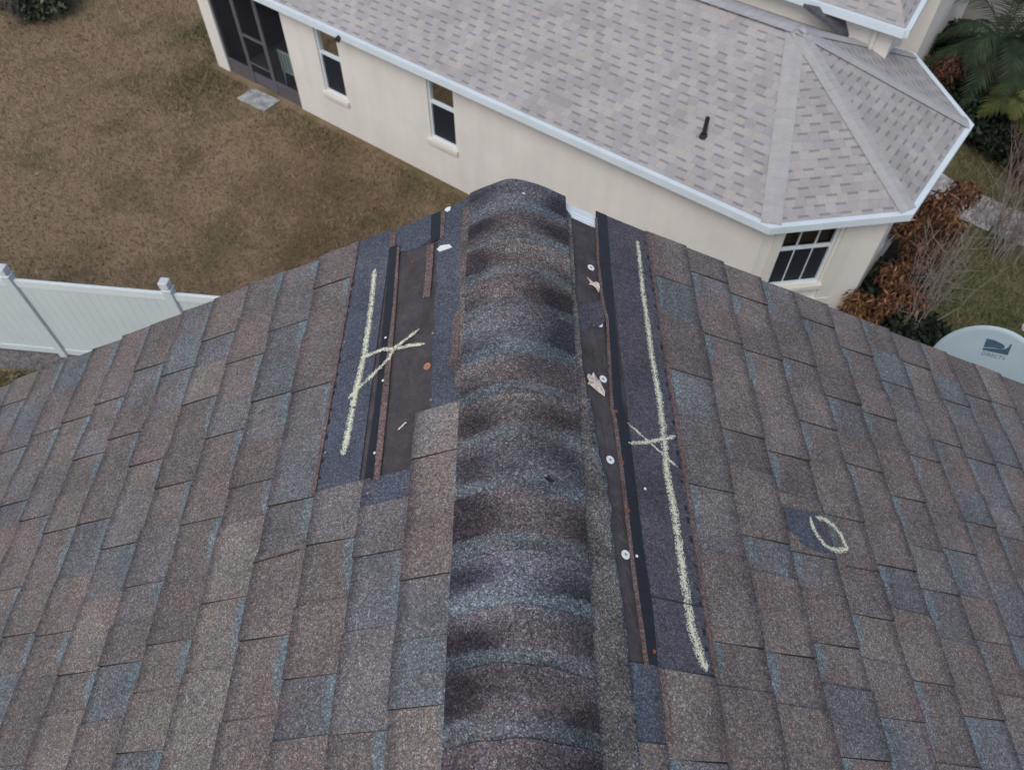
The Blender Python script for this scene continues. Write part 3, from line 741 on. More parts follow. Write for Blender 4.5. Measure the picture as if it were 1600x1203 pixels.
Qm = wall_run(mb, mw0, mw1, -.1, EV - .06, [(a - S0, b - S0, c, e) for a, b, c, e in WIN] + [(PORCH[0] - S0, PORCH[1] - S0, -.02, PORCH[3])])
# bay walls
abL = (Vector(octw[1]) - Vector(octw[0])).length
BAYW = (abL * .17, abL * .62, .95, 2.31)
Qab = wall_run(mb, octw[0], octw[1], -.1, EV - .06, [BAYW])
bcL = (Vector(octw[2]) - Vector(octw[1])).length
BCW = (bcL * .25, bcL * .75, .9, 2.24)
Qbc = wall_run(mb, octw[1], octw[2], -.1, EV - .06, [BCW])
wall_run(mb, octw[2], octw[3], -.1, EV - .06, [])
wall_run(mb, (octw[3][0], OB - OH), (LA, OB - OH), -.1, EV - .06, [])
wall_run(mb, (LA, OH), (LA, OB - OH), -.1, EV - .06, [])
wpart(mb, "wall", STUCCO, nb)
# raised stucco bands beside the bay window
mb = MB()
def slab(mb, Q, s0, s1, z0, z1, n0, n1, mi=0):
    p = [Q(s0, z0, n0), Q(s1, z0, n0), Q(s1, z1, n0), Q(s0, z1, n0)]; q = [Q(s0, z0, n1), Q(s1, z0, n1), Q(s1, z1, n1), Q(s0, z1, n1)]
    mb.face(p, mi=mi); mb.face(q[::-1], mi=mi)
    for i in range(4): mb.face([p[i], q[i], q[(i+1) % 4], p[(i+1) % 4]], mi=mi)
slab(mb, Qab, BAYW[0] - .16, BAYW[0] - .02, .62, EV - .07, -.03, .01)
slab(mb, Qab, BAYW[1] + .05, BAYW[1] + .28, .62, EV - .07, -.03, .01)
slab(mb, Qab, BAYW[0] - .16, BAYW[1] + .28, .50, .617, -.045, .01)
wpart(mb, "window_trim", TRIM, nb)

def window(Q, s0, s1, z0, z1, parent, cols=1, depth=.10, sill=True, lower_bar=False):
    fr = MB(); f = .036
    for (a, b, c, e) in ((s0, s0 + f, z0, z1), (s1 - f, s1, z0, z1), (s0 + f, s1 - f, z1 - f, z1), (s0 + f, s1 - f, z0, z0 + f)): slab(fr, Q, a, b, c, e, depth - .06, depth)
    zm = z0 + (z1 - z0) * .56
    slab(fr, Q, s0 + f, s1 - f, zm - .028, zm + .028, depth - .05, depth - .003)
    for k in range(1, cols):
        sx = s0 + (s1 - s0) * k / cols; slab(fr, Q, sx - .0075, sx + .0075, z0 + f, zm - .028, depth - .035, depth - .012); slab(fr, Q, sx - .0075, sx + .0075, zm + .028, z1 - f, depth - .045, depth - .012)
    wo = wpart(fr, "window", GUTTER, parent)
    def subw(mb, nm, mat):
        o = mb.build(nm, mat, wo); m = parent.matrix_basis.copy(); o.matrix_parent_inverse = m.inverted(); return o
    pn = MB(); pn.face([Q(s0 + f, z0 + f, depth - .02), Q(s1 - f, z0 + f, depth - .02), Q(s1 - f, z1 - f, depth - .02), Q(s0 + f, z1 - f, depth - .02)])
    o = pn.build("pane", GLASS, wo)
    sc_ = MB(); sc_.face([Q(s0 + f, z0 + f, depth - .025), Q(s1 - f, z0 + f, depth - .025), Q(s1 - f, zm - .028, depth - .025), Q(s0 + f, zm - .028, depth - .025)])
    sc_.build("insect_screen", DENSE, wo)
    bl = MB(); slab(bl, Q, s0, s1, zm, z1, depth + .05, depth + .06)
    o2 = bl.build("blind", BLINDB, wo)
    dk = MB(); slab(dk, Q, s0 - .01, s1 + .01, z0 - .01, zm, depth + .25, depth + .26)
    slab(dk, Q, s0, s1, z0 + (zm - z0) * .48, z0 + (zm - z0) * .54, depth + .03, depth + .04)
    slab(dk, Q, s0 - .03, s0 - .005, z0, z1, depth, depth + .25); slab(dk, Q, s1 + .005, s1 + .03, z0, z1, depth, depth + .25)
    o3 = dk.build("dark_recess", DARKIN, wo)
    if sill:
        sb = MB(); slab(sb, Q, s0 - .05, s1 + .06, z0 - .10, z0 - .004, -.06, depth - .061)
        o4 = sb.build("sill", TRIM, wo, bevel=.012)
    return wo
w1 = window(Qm, WIN[0][0] - S0, WIN[0][1] - S0, WIN[0][2], WIN[0][3], nb); tag(w1, label="narrow sash window on the long wall, nearer the eight sided end")
w2 = window(Qm, WIN[1][0] - S0, WIN[1][1] - S0, WIN[1][2], WIN[1][3], nb); tag(w2, label="narrow sash window on the long wall, beside the screened porch")
w3 = window(Qab, *BAYW[:2], BAYW[2], BAYW[3], nb, cols=3); tag(w3, label="three column divided window in the angled end wall")
w4 = window(Qbc, *BCW[:2], BCW[2], BCW[3], nb, cols=3, depth=.06, sill=False); tag(w4, label="window seen edge on in the far angled wall")

# screened porch: dark frame, kick panels, door, mesh, room behind
se = MB()
def pbar(mb, a0, a1, z0, z1, n0=.03, n1=.075): slab(mb, Qm, a0 - S0, a1 - S0, z0, z1, n0, n1)
A1, A2 = PORCH[0], PORCH[1]; D0, D1 = 11.22, 12.02
pbar(se, A1, A1 + .045, .0, PORCH[3]); pbar(se, A2 - .045, A2, .0, PORCH[3])
pbar(se, A1 + .045, A2 - .045, PORCH[3] - .05, PORCH[3])
for a in (D0, D1): pbar(se, a - .03, a + .03, 0, PORCH[3] - .05)
pbar(se, A1 + .045, D0 - .03, .30, .345); pbar(se, D1 + .03, A2 - .045, .30, .345)
pbar(se, A1 + .045, D0 - .03, 0, .03); pbar(se, D1 + .03, A2 - .045, 0, .03)
scr = wpart(se, "screen_wall", simple("porch_frame", (.115, .12, .14), .5, .4, .1, 3), nb)
for a0, a1 in ((A1 + .045, D0 - .03), (D1 + .03, A2 - .045)):
    k_ = MB(); pbar(k_, a0, a1, .03, .30, .045, .055); k_.build("kick_panel", KICK, scr)
s_m = MB()
for a0, a1, z0 in ((A1 + .045, D0 - .03, .345), (D1 + .03, A2 - .045, .345)):
    s_m.face([Qm(a - S0, z, .052) for a, z in ((a0, z0), (a1, z0), (a1, PORCH[3] - .05), (a0, PORCH[3] - .05))])
s_m.build("mesh_panel", SCREEN, scr)
dr = MB()
pbar(dr, D0 + .032, D0 + .08, .02, 2.16); pbar(dr, D1 - .08, D1 - .032, .02, 2.16); pbar(dr, D0 + .08, D1 - .08, 2.10, 2.16)
pbar(dr, D0 + .08, D1 - .08, 1.12, 1.17); pbar(dr, D0 + .08, D1 - .08, .50, .525); pbar(dr, D0 + .08, D1 - .08, .02, .30, .045, .065)
door = wpart(dr, "screen_door", simple("door_frame", (.115, .12, .14), .5, .4, .1, 3), nb)
s_m = MB(); s_m.face([Qm(a - S0, z, .053) for a, z in ((D0 + .08, .30), (D1 - .08, .30), (D1 - .08, 2.1), (D0 + .08, 2.1))]); s_m.build("mesh_panel", SCREEN, door)
h_ = MB(); h_.tube([Qm(D1 - .10 - S0, 1.0, .02), Qm(D1 - .10 - S0, 1.12, .02)], .012, 8); h_.build("handle", DARKFR, door)
rm = MB()
def inner(a, b, z): return W(a, OH + .13 + b, z)
for q in ([(A1, 0, .02), (A2, 0, .02), (A2, 2.2, .02), (A1, 2.2, .02)], [(A1, 2.2, 0), (A2, 2.2, 0), (A2, 2.2, 2.4), (A1, 2.2, 2.4)], [(A1, 0, 0), (A1, 2.2, 0), (A1, 2.2, 2.4), (A1, 0, 2.4)], [(A2, 0, 0), (A2, 2.2, 0), (A2, 2.2, 2.4), (A2, 0, 2.4)], [(A1, 0, 2.38), (A2, 0, 2.38), (A2, 2.2, 2.38), (A1, 2.2, 2.38)]):
    rm.face([inner(*p_) for p_ in q])
wpart(rm, "porch_interior", simple("porch_room", (.10, .095, .095), .9, .1, .2, 1.5), nb)
# white resin chair inside the porch
ch = empty("patio_chair", tuple(inner(A1 + .62, .42, .02)), math.atan2(exx.y, exx.x), label="pale blue white plastic chair inside the dark screened porch", cat="chair")
CHM = simple("pale_resin", (.55, .68, .72), .5, .4, .03, 5)
c1 = MB(); c1.box((-.24, -.22, .40), (.24, .22, .435)); c1.build("seat", CHM, ch, bevel=.01)
c1 = MB()
for sx in (-.2, -.1, 0, .1, .2): c1.box((sx - .035, .20, .44), (sx + .035, .225, .84))
c1.box((-.24, .195, .84), (.24, .235, .90)); c1.build("backrest", CHM, ch, bevel=.008)
for sx in (-.21, .21):
    for sy in (-.19, .19):
        c1 = MB(); c1.tube([(sx * 1.1, sy * 1.1, 0), (sx, sy, .40)], [.016, .024], 8); c1.build("leg", CHM, ch)
    c1 = MB(); c1.box((sx * 1.2 - .025, -.2, .62), (sx * 1.2 + .025, .2, .645)); c1.tube([(sx * 1.2, -.18, .62), (sx, -.19, .42)], .016, 8); c1.build("armrest", CHM, ch)
# step slab in front of the door
st = MB(); cS = at(405, 158, 0)
M4 = Matrix.Translation(cS) @ Matrix.Rotation(math.atan2(exx.y, exx.x) + .05, 4, 'Z')
st.box((-.42, -.24, 0), (.42, .24, .05), M4)
tag(st.build("doorstep_slab", simple("stained_concrete", (.38, .40, .41), .9, .2, .45, 5, (40, .4, .005)), bevel=.012), label="stained grey concrete slab on the lawn before the porch door", cat="step")

# roof of the neighbour's house
def shingle2():
    m, nt, b = new_mat("pale_grey_shingles", .92, .2); L = nt.links.new
    uvn = N(nt, "ShaderNodeUVMap"); sx = N(nt, "ShaderNodeSeparateXYZ"); L(uvn.outputs[0], sx.inputs[0])
    tc = N(nt, "ShaderNodeTexCoord"); ex_ = .142
    v = math_(nt, 'DIVIDE', sx.outputs[1], ex_); row = math_(nt, 'FLOOR', v); fv = math_(nt, 'FRACT', v)
    wn = N(nt, "ShaderNodeTexWhiteNoise", noise_dimensions='1D'); L(row, wn.inputs["W"])
    uo = math_(nt, 'ADD', math_(nt, 'DIVIDE', sx.outputs[0], .158), math_(nt, 'ADD', math_(nt, 'MULTIPLY', row, .5), math_(nt, 'MULTIPLY', wn.outputs[0], .35)))
    cell = math_(nt, 'FLOOR', uo); fu = math_(nt, 'FRACT', uo)
    cv = N(nt, "ShaderNodeCombineXYZ"); L(cell, cv.inputs[0]); L(row, cv.inputs[1])
    w2 = N(nt, "ShaderNodeTexWhiteNoise", noise_dimensions='2D'); L(cv.outputs[0], w2.inputs["Vector"])
    sp = N(nt, "ShaderNodeSeparateColor"); L(w2.outputs["Color"], sp.inputs[0])
    c = ramp(nt, sp.outputs[0], [(0, (.35, .34, .342)), (.4, (.385, .373, .374)), (.8, (.425, .41, .402)), (.93, (.43, .393, .362)), (1, (.41, .40, .408))])
    par = math_(nt, 'MODULO', math_(nt, 'ABSOLUTE', cell), 2.0)
    on = math_(nt, 'MULTIPLY', math_(nt, 'GREATER_THAN', par, .5), math_(nt, 'GREATER_THAN', sp.outputs[1], .12))
    dash = math_(nt, 'MULTIPLY', math_(nt, 'GREATER_THAN', fv, .74), on)
    c = mix(nt, math_(nt, 'MULTIPLY', dash, .72), c, (.20, .19, .20))
    line = math_(nt, 'GREATER_THAN', fv, .95); c = mix(nt, math_(nt, 'MULTIPLY', line, .25), c, (.2, .19, .19))
    vl = math_(nt, 'GREATER_THAN', math_(nt, 'ABSOLUTE', math_(nt, 'SUBTRACT', fu, .5)), .47); c = mix(nt, math_(nt, 'MULTIPLY', vl, .22), c, (.2, .19, .19))
    c = mix(nt, 1.0, c, ramp(nt, noise(nt, tc.outputs["Object"], 1.3, 4), [(.3, .90), (.7, 1.08)]), 'MULTIPLY')
    c = mix(nt, 1.0, c, ramp(nt, noise(nt, tc.outputs["Object"], 90, 2), [(.3, .85), (.7, 1.15)]), 'MULTIPLY')
    L(c, b.inputs["Base Color"])
    bump(nt, b, math_(nt, 'ADD', math_(nt, 'MULTIPLY', fv, -.7), math_(nt, 'MULTIPLY', par, .4)), .7, .006)
    return m
SH2 = shingle2()
HIPM = simple("pale_hip_shingles", (.41, .408, .412), .92, .2, .08, 5, (60, .3, .003))
RL = (LA - 2.75, 2.75)
def roof_face(mb, pts3, e0, e1):
    """uv: u along the eave, v up the slope"""
    A_, B_ = pts3[e0], pts3[e1]; u = (B_ - A_).normalized(); nn = (pts3[1] - pts3[0]).cross(pts3[2] - pts3[0]).normalized()
    if nn.z < 0: pts3 = pts3[::-1]; nn = -nn
    vv = nn.cross(u)
    if vv.z < 0: vv = -vv
    mb.face(pts3, uv=[((p_ - A_).dot(u) + 40, (p_ - A_).dot(vv) + 10) for p_ in pts3])
mb = MB(); ap = W(*apex, RZ); rl = W(*RL, RZ)
OC = [W(a, b, EV) for a, b in oct_]; FL = W(LA + OH, 0, EV); BL = W(LA + OH, OB, EV)
roof_face(mb, [FL, OC[0], ap, rl], 0, 1)
for i in range(3): roof_face(mb, [OC[i], OC[i+1], ap], 0, 1)
roof_face(mb, [OC[3], BL, rl, ap], 0, 1); roof_face(mb, [BL, FL, rl], 0, 1)
nroof = wpart(mb, "roof", SH2, nb)
def nsub(mb, name, mat, **k):
    return mb.build(name, mat, nroof, **k)
# soffit, fascia gutter
mb = MB()
ring = [FL] + OC + [BL]
octin = [W(LA, OH, EV)] + [W(a, b, EV) for a, b in octw] + [W(LA, OB - OH, EV)]
dz = Vector((0, 0, .13))
cc2 = W(3, 2.75, EV)
for i in range(len(ring) - 1):
    p, q = ring[i], ring[i+1]; d = (q - p).normalized(); nn = Vector((d.y, -d.x, 0))
    if (cc2 - p).dot(nn) > 0: nn = -nn
    o_ = nn * .075; a, b2 = p - Vector((0, 0, .012)), q - Vector((0, 0, .012))
    # mitre
    def mit(idx):
        pp = ring[idx]; ns = []
        for (u0, u1) in ((idx - 1, idx), (idx, idx + 1)):
            if 0 <= u0 and u1 < len(ring):
                dd = (ring[u1] - ring[u0]).normalized(); n_ = Vector((dd.y, -dd.x, 0))
                if (cc2 - ring[u0]).dot(n_) > 0: n_ = -n_
                ns.append(n_)
        if len(ns) == 1: return ns[0] * .085
        m_ = (ns[0] + ns[1]).normalized(); return m_ * (.085 / m_.dot(ns[0]))
    m0, m1 = mit(i), mit(i + 1); z1 = Vector((0, 0, -.006)); z2 = Vector((0, 0, -.125))
    mb.face([p + m0 + z1, q + m1 + z1, q + m1 + z2, p + m0 + z2])
    mb.face([p + z1 * .5 - m0 * .05, q + z1 * .5 - m1 * .05, q + m1 + z1, p + m0 + z1])
    mb.face([p + m0 + z2, q + m1 + z2, octin[i+1] + z2, octin[i] + z2])
g = wpart(mb, "gutter", GUTTER, nb)
# hip and ridge caps as runs of overlapping flat shingles
mb = MB()
def caprun(p, q, width=.145, z=.012):
    d = q - p; L = d.length; d = d / L; side = d.cross(Vector((0, 0, 1))).normalized(); n = int(L / .14)
    for i in range(n):
        a = p + d * (L * i / n); b = p + d * (L * (i + 1.08) / n); drop = Vector((0, 0, -width * .13))
        for s in (-1, 1):
            v = [a + Vector((0, 0, z + .006)), a + side * s * width + drop + Vector((0, 0, z + .006)), b + side * s * width + drop + Vector((0, 0, z)), b + Vector((0, 0, z))]
            mb.face(v if s < 0 else v[::-1])
        e = a + Vector((0, 0, z + .006)); mb.face([e - side * width + drop, e, e - Vector((0, 0, .006)), e - side * width + drop - Vector((0, 0, .006))]); mb.face([e, e + side * width + drop, e + side * width + drop - Vector((0, 0, .006)), e - Vector((0, 0, .006))])
for p in OC: caprun(p, ap)
caprun(FL, rl); caprun(BL, rl); caprun(ap, rl)
nsub(mb, "hip_cap", HIPM)
# vent pipe with its flashing
vb = W(1.5, .62, EV + .62 * (RZ - EV) / 2.75)
px_ = at(1098, 218, EV + .27); la, lb_ = loc2(px_.x, px_.y); vb = W(la, lb_, EV + lb_ * (RZ - EV) / 2.75)
mb = MB(); mb.tube([vb - Vector((0, 0, .05)), vb + Vector((0, 0, .30))], .034, 12); mb.tube([vb - Vector((0, 0, .03)), vb + Vector((0, 0, .03))], [.075, .05], 12)
nsub(mb, "vent_pipe", RUBBER)
# spot lamp under the eave
sp_ = W(8.45, -.10, EV - .09); mb = MB()
dd = (-eyy + Vector((0, 0, -.5))).normalized(); mb.tube([sp_ - dd * .05, sp_ + dd * .02, sp_ + dd * .06], [.03, .05, .055], 12)
wpart(mb, "spot_lamp", RUBBER, nb)

# taller wing behind the ridge
WZ = EV + 1.05; wc = at(1415, 45, WZ); wa, wb = loc2(wc.x, wc.y)
mb = MB(); wing = [(wa + .16, wb + .16), (wa + 7.5, wb + .16), (wa + 7.5, wb + 5), (wa + .16, wb + 5)]
cw0 = at(1470, 0, WZ - .3); cw0 = loc2(cw0.x, cw0.y)
g2 = at(1440, 0, WZ); g2 = Vector(loc2(g2.x, g2.y)); gd = (g2 - Vector((wa, wb))).normalized()
e2 = Vector((wa, wb)) + gd * 4.6
wall2 = [(wa + 7.5, wb + .16), (wa + .14, wb + .16), tuple(Vector((wa + .14, wb + .16)) + gd * 4.2), (wa + 7.5, wb + 5)]
for i in range(len(wall2)):
    p, q = wall2[i], wall2[(i + 1) % len(wall2)]
    mb.face([W(*p, -.1), W(*q, -.1), W(*q, WZ - .1), W(*p, WZ - .1)])
wpart(mb, "wing_wall", STUCCO, nb)
mb = MB()
E4 = [(wa + 7.7, wb), (wa, wb), tuple(e2), (wa + 3, wb + 5.2), (wa + 7.7, wb + 5.2)]; top = W(wa + 2.0, wb + 2.6, WZ + 1.15); top2 = W(wa + 7.7, wb + 2.6, WZ + 1.15)
e = [W(*p, WZ) for p in E4]
roof_face(mb, [e[0], e[1], top, top2], 0, 1); roof_face(mb, [e[1], e[2], top], 0, 1); roof_face(mb, [e[2], e[3], top], 0, 1); roof_face(mb, [e[3], e[4], top2, top], 0, 1)
wpart(mb, "wing_roof", SH2, nb)
mb = MB(); ctr = W(wa + 4, wb + 2.6, WZ)
for i in range(4):
    p, q = e[i], e[i + 1]; d = (q - p).normalized(); nn = Vector((d.y, -d.x, 0))
    if (ctr - p).dot(nn) > 0: nn = -nn
    M4 = Matrix(((d.x, nn.x, 0, p.x), (d.y, nn.y, 0, p.y), (0, 0, 1, p.z), (0, 0, 0, 1)))
    mb.box((-.03, 0, -.125), ((q - p).length + .03, .08 + .002 * i, -.004 - .002 * i), M4)
    mb.face([p + Vector((0, 0, -.12)), q + Vector((0, 0, -.12)), q - nn * .5 + Vector((0, 0, -.12)), p - nn * .5 + Vector((0, 0, -.12))])
wpart(mb, "wing_gutter", GUTTER, nb)
mb = MB(); dpx = W(wa + .42, wb + .12, 0); mb.tube([dpx + Vector((0, 0, WZ - .12)), dpx + Vector((0, 0, 0))], .04, 8)
wpart(mb, "downspout", TRIM, nb)

# taller gabled block standing beyond the wing, its near corner seen past the gutter
pc = at(1433, 84, 1.6); ca, cb = loc2(pc.x, pc.y); mb = MB()
bl = [(ca + 6, cb), (ca, cb), (ca, cb + 4), (ca + 6, cb + 4)]
for i in range(4):
    p, q = bl[i], bl[(i + 1) % 4]; mb.face([W(*p, -.1), W(*q, -.1), W(*q, 4.3), W(*p, 4.3)])
wpart(mb, "end_wall", STUCCO, nb)
mb = MB(); e = [W(ca + 6, cb - .2, 4.25), W(ca - .2, cb - .2, 4.25), W(ca - .2, cb + 4.2, 4.25), W(ca + 6, cb + 4.2, 4.25)]; t1, t2 = W(ca + 2, cb + 2, 5.2), W(ca + 6, cb + 2, 5.2)
roof_face(mb, [e[0], e[1], t1, t2], 0, 1); roof_face(mb, [e[1], e[2], t1], 0, 1); roof_face(mb, [e[2], e[3], t2, t1], 0, 1)
wpart(mb, "end_roof", SH2, nb)
# low dark cricket roof tucked between the ridge and the wing wall
mb = MB(); q = [at(1256, 6, 3.52), at(1322, 20, 3.36), at(1345, 42, 3.1), at(1371, 71, 2.78), at(1318, 52, 3.12)]
mb.face(q); mb.face([p - Vector((0, 0, .06)) for p in q][::-1])
for i in range(5): mb.face([q[i], q[i] - Vector((0, 0, .06)), q[(i+1) % 5] - Vector((0, 0, .06)), q[(i+1) % 5]])
wpart(mb, "cricket_roof", simple("dark_grey_shingle", (.10, .10, .115), .9, .2, .3, 12), nb)

# ------------------------------------------------------------------ white vinyl fence
F0 = Vector((-7.2834, 7.7813, 0)); F1 = Vector((-4.8887, 7.5031, 0)); fd = (F1 - F0); sp0 = fd.length; fd.normalize()
fence = empty("vinyl_fence", tuple(F0), label="white vinyl privacy fence with flat capped posts on the left", cat="fence")
fr_ = Matrix(((fd.x, -fd.y, 0, 0), (fd.y, fd.x, 0, 0), (0, 0, 1, 0), (0, 0, 0, 1)))
for i in range(-2, 2):
    o0 = i * sp0
    mb = MB(); x = .065; 
    while x < sp0 - .07:
        w_ = min(.148, sp0 - .065 - x); mb.box((o0 + x + .0018, -.012, .17), (o0 + x + w_ - .0018, .012, 1.62), fr_); mb.box((o0 + x - .006, -.009, .17), (o0 + x + .006, .009, 1.62), fr_); x += w_
    mb.build("board_panel", VINYL, fence)
    mb = MB(); mb.box((o0 + .062, -.025, 1.615), (o0 + sp0 - .062, .025, 1.755), fr_); mb.build("top_rail", simple("rail_vinyl", (.68, .76, .78), .4, .4, .03, 2), fence, bevel=.006)
    mb = MB(); mb.box((o0 + .062, -.025, .05), (o0 + sp0 - .062, .025, .18), fr_); mb.build("bottom_rail", VINYL, fence, bevel=.006)
for i in range(-2, 3):
    o0 = i * sp0; mb = MB(); mb.box((o0 - .062, -.062, 0), (o0 + .062, .062, 1.83), fr_); po = mb.build("post", VINYL, fence, bevel=.006)
    mb = MB(); mb.box((o0 - .078, -.078, 1.832), (o0 + .078, .078, 1.86), fr_); mb.box((o0 - .05, -.05, 1.862), (o0 + .05, .05, 1.89), fr_)
    mb.box((o0 - .068, -.068, 1.892), (o0 + .068, .068, 2.0), fr_); mb.build("post_cap", simple("cap_vinyl", (.62, .665, .70), .4, .4, .03, 2), po, bevel=.04)
mb = MB(); fn = Vector((-fd.y, fd.x, 0))
for (u0, u1) in ((-8, 3.2),):
    q = [F0 + fd * u0 - fn * .36, F0 + fd * u1 - fn * .36, F0 + fd * u1 + fn * .1, F0 + fd * u0 + fn * .1]
    mb.face([p + Vector((0, 0, .012)) for p in q])
tag(mb.build("path", simple("grey_mulch_bed", (.17, .17, .18), .95, .1, .35, 12, (60, .6, .01))), kind="structure")

# ------------------------------------------------------------------ side yard on the right
def strip_path(pix, w_):
    mb = MB(); pp = [at(x, y, .03) for x, y in pix]
    for i in range(len(pp) - 1):
        d = (pp[i+1] - pp[i]).normalized(); nn = Vector((-d.y, d.x, 0)) * w_ / 2
        mb.face([pp[i] - nn, pp[i+1] - nn, pp[i+1] + nn, pp[i] + nn])
    return mb
mb = strip_path([(1380, 240), (1480, 305), (1560, 342), (1700, 400)], .95)
o = mb.build("walkway", simple("pale_paving", (.46, .43, .44), .9, .2, .35, 7, (20, .5, .02))); tag(o, kind="structure")
mb = MB()
for px_ in ([(1425, 95), (1440, -60), (1900, -60), (1900, 260), (1600, 270), (1530, 250), (1480, 190)], [(1290, 560), (1330, 450), (1390, 330), (1450, 300), (1490, 340), (1450, 430), (1440, 500), (1400, 590)]):
    mb.face([at(x, y, .014) for x, y in px_])
tag(mb.build("planting_bed", simple("dark_mulch", (.035, .03, .025), .95, .1, .4, 9, (40, .8, .02))), kind="structure")
# another house wall seen between the roof and the palm
mb = MB(); fh = empty("far_house", tuple(at(1560, 60, 0)), label="plain taupe wall of a further house behind the palm, top right", cat="house")
q0, q1 = at(1420, 100, 0), at(1680, 110, 0); fz = Vector((0, 0, 3.0)); dback = Vector((2, 4, 0))
mb.face([q0 + Vector((-.3, 1.2, 0)), q1 + Vector((0, 1.4, 0)), q1 + Vector((0, 1.4, 3)), q0 + Vector((-.3, 1.2, 3))])
mb.face([q0 + Vector((-.3, 1.2, 0)), q0 + Vector((1.2, 6, 0)), q0 + Vector((1.2, 6, 3)), q0 + Vector((-.3, 1.2, 3))])
mb.face([q0 + Vector((-.3, 1.2, 3)), q1 + Vector((0, 1.4, 3)), q1 + Vector((1, 6, 3)), q0 + Vector((1.2, 6, 3))])
wpart(mb, "wall", simple("taupe_stucco", (.26, .245, .235), .9, .2, .06, 1.2), fh)

LEAFG = {}
def leafmat(nm, col, var=.35):
    if nm not in LEAFG:
        m = simple(nm, col, .7, .25, var, 3.0); nt = m.node_tree; b = nt.nodes["Principled BSDF"]; a = N(nt, "ShaderNodeAttribute", attribute_name="tab")
        nt.links.new(mix(nt, 1.0, b.inputs["Base Color"].links[0].from_socket, a.outputs["Color"], 'MULTIPLY'), b.inputs["Base Color"]); LEAFG[nm] = m
    return LEAFG[nm]
def leafcloud(mb, c, rad, n, size, droop=.5, shape=1.0, zmin=.02):
    for _ in range(n):
        d = Vector((random.gauss(0, 1), random.gauss(0, 1), random.gauss(0, 1))).normalized(); r = rnd() ** .45
        p = c + Vector((d.x * rad[0] * r, d.y * rad[1] * r, d.z * rad[2] * r))
        if p.z < zmin: p.z = zmin + rnd() * .1
        t = Vector((random.gauss(0, 1), random.gauss(0, 1), random.gauss(-droop, .7))).normalized(); s = t.orthogonal().normalized()
        s = (Matrix.Rotation(rnd() * 6.3, 4, t) @ s); L = size * (.6 + .8 * rnd()); ww = L * .16 * shape
        k_ = random.choice((.35, .55, .8, 1.0, 1.3, 2.0)) ; mb.face([p, p + t * L * .4 + s * ww, p + t * L, p + t * L * .4 - s * ww], (k_, k_ * (.9 + .3 * rnd()), k_ * (.8 + .5 * rnd())))
def stems(mb, base, tips, r0=.014, n=5, wob=.06):
    for t in tips:
        pts = [base.lerp(t, i / n) + Vector((random.gauss(0, wob), random.gauss(0, wob), 0)) * (i / n) for i in range(n + 1)]
        pts[0] = base; mb.tube(pts, [r0 * (1 - .8 * i / n) for i in range(n + 1)], 5)
# russet dying shrub by the bay corner: clumps of drooping dead leaves
def shrub(name, label, base, clumps, mat, stemtips, group=None, cat="shrub", size=.13, shape=.7, droop=1.6, stemmat=None):
    root = empty(name, tuple(base), label=label, cat=cat, group=group)
    mb = MB()
    for (c, rad, n) in clumps: leafcloud(mb, c, rad, int(n * 1.9), size, droop, shape)
    if clumps: wpart(mb, "foliage", mat, root)
    mb = MB(); stems(mb, base, stemtips, .016)
    wpart(mb, "stem", stemmat or BARK, root); return root
BARK = simple("bark", (.16, .125, .10), .9, .1, .3, 20)
BARKP = simple("pale_twigs", (.25, .215, .195), .9, .1, .3, 20)
RUS = leafmat("russet_leaves", (.150, .070, .040), .5)
cl = [(at(x, y, z), (r, r, r * .9), n) for x, y, z, r, n in ((1415, 345, 1.5, .33, 330), (1470, 320, 1.7, .3, 300), (1510, 300, 1.6, .25, 200), (1440, 390, 1.2, .35, 330), (1400, 430, 1.0, .28, 240), (1385, 470, .8, .25, 160), (1480, 360, 1.2, .3, 260), (1430, 460, .8, .25, 160))]
b0 = at(1435, 440, 0)
shrub("dead_shrub", "russet brown shrub of drooping dead leaves beside the eight sided end", b0, cl, RUS, [c[0] for c in cl])
cl = [(at(x, y, z), (r, r, r), n) for x, y, z, r, n in ((1340, 470, .6, .22, 170), (1330, 490, .4, .2, 120), (1365, 490, .45, .2, 120))]
shrub("dead_shrub", "small orange brown shrub low against the cream wall corner", at(1345, 490, 0), cl, leafmat("orange_leaves", (.20, .10, .045), .5), [c[0] for c in cl])
cl = [(at(x, y, z), (r, r, r * .7), n) for x, y, z, r, n in ((1470, 110, .9, .45, 420), (1490, 100, 1.2, .35, 260))]
shrub("dead_shrub", "reddish brown shrub behind the roof corner, below the palm", at(1475, 115, 0), cl, leafmat("red_brown_leaves", (.13, .062, .042), .5), [c[0] for c in cl])
# dark evergreen undergrowth
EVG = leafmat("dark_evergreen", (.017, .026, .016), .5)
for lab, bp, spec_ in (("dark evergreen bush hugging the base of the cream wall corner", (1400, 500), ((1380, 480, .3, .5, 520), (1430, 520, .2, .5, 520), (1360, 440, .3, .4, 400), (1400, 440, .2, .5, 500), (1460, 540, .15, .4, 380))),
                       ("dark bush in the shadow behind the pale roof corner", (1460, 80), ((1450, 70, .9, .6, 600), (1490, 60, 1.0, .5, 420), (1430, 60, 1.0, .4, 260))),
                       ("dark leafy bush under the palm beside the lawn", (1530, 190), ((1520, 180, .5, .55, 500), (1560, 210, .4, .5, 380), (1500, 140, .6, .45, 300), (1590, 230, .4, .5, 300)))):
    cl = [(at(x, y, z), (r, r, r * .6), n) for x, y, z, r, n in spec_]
    shrub("evergreen_bush", lab, at(*bp, 0), cl, EVG, [c[0] for c in cl], size=.13, shape=1.6, droop=0)
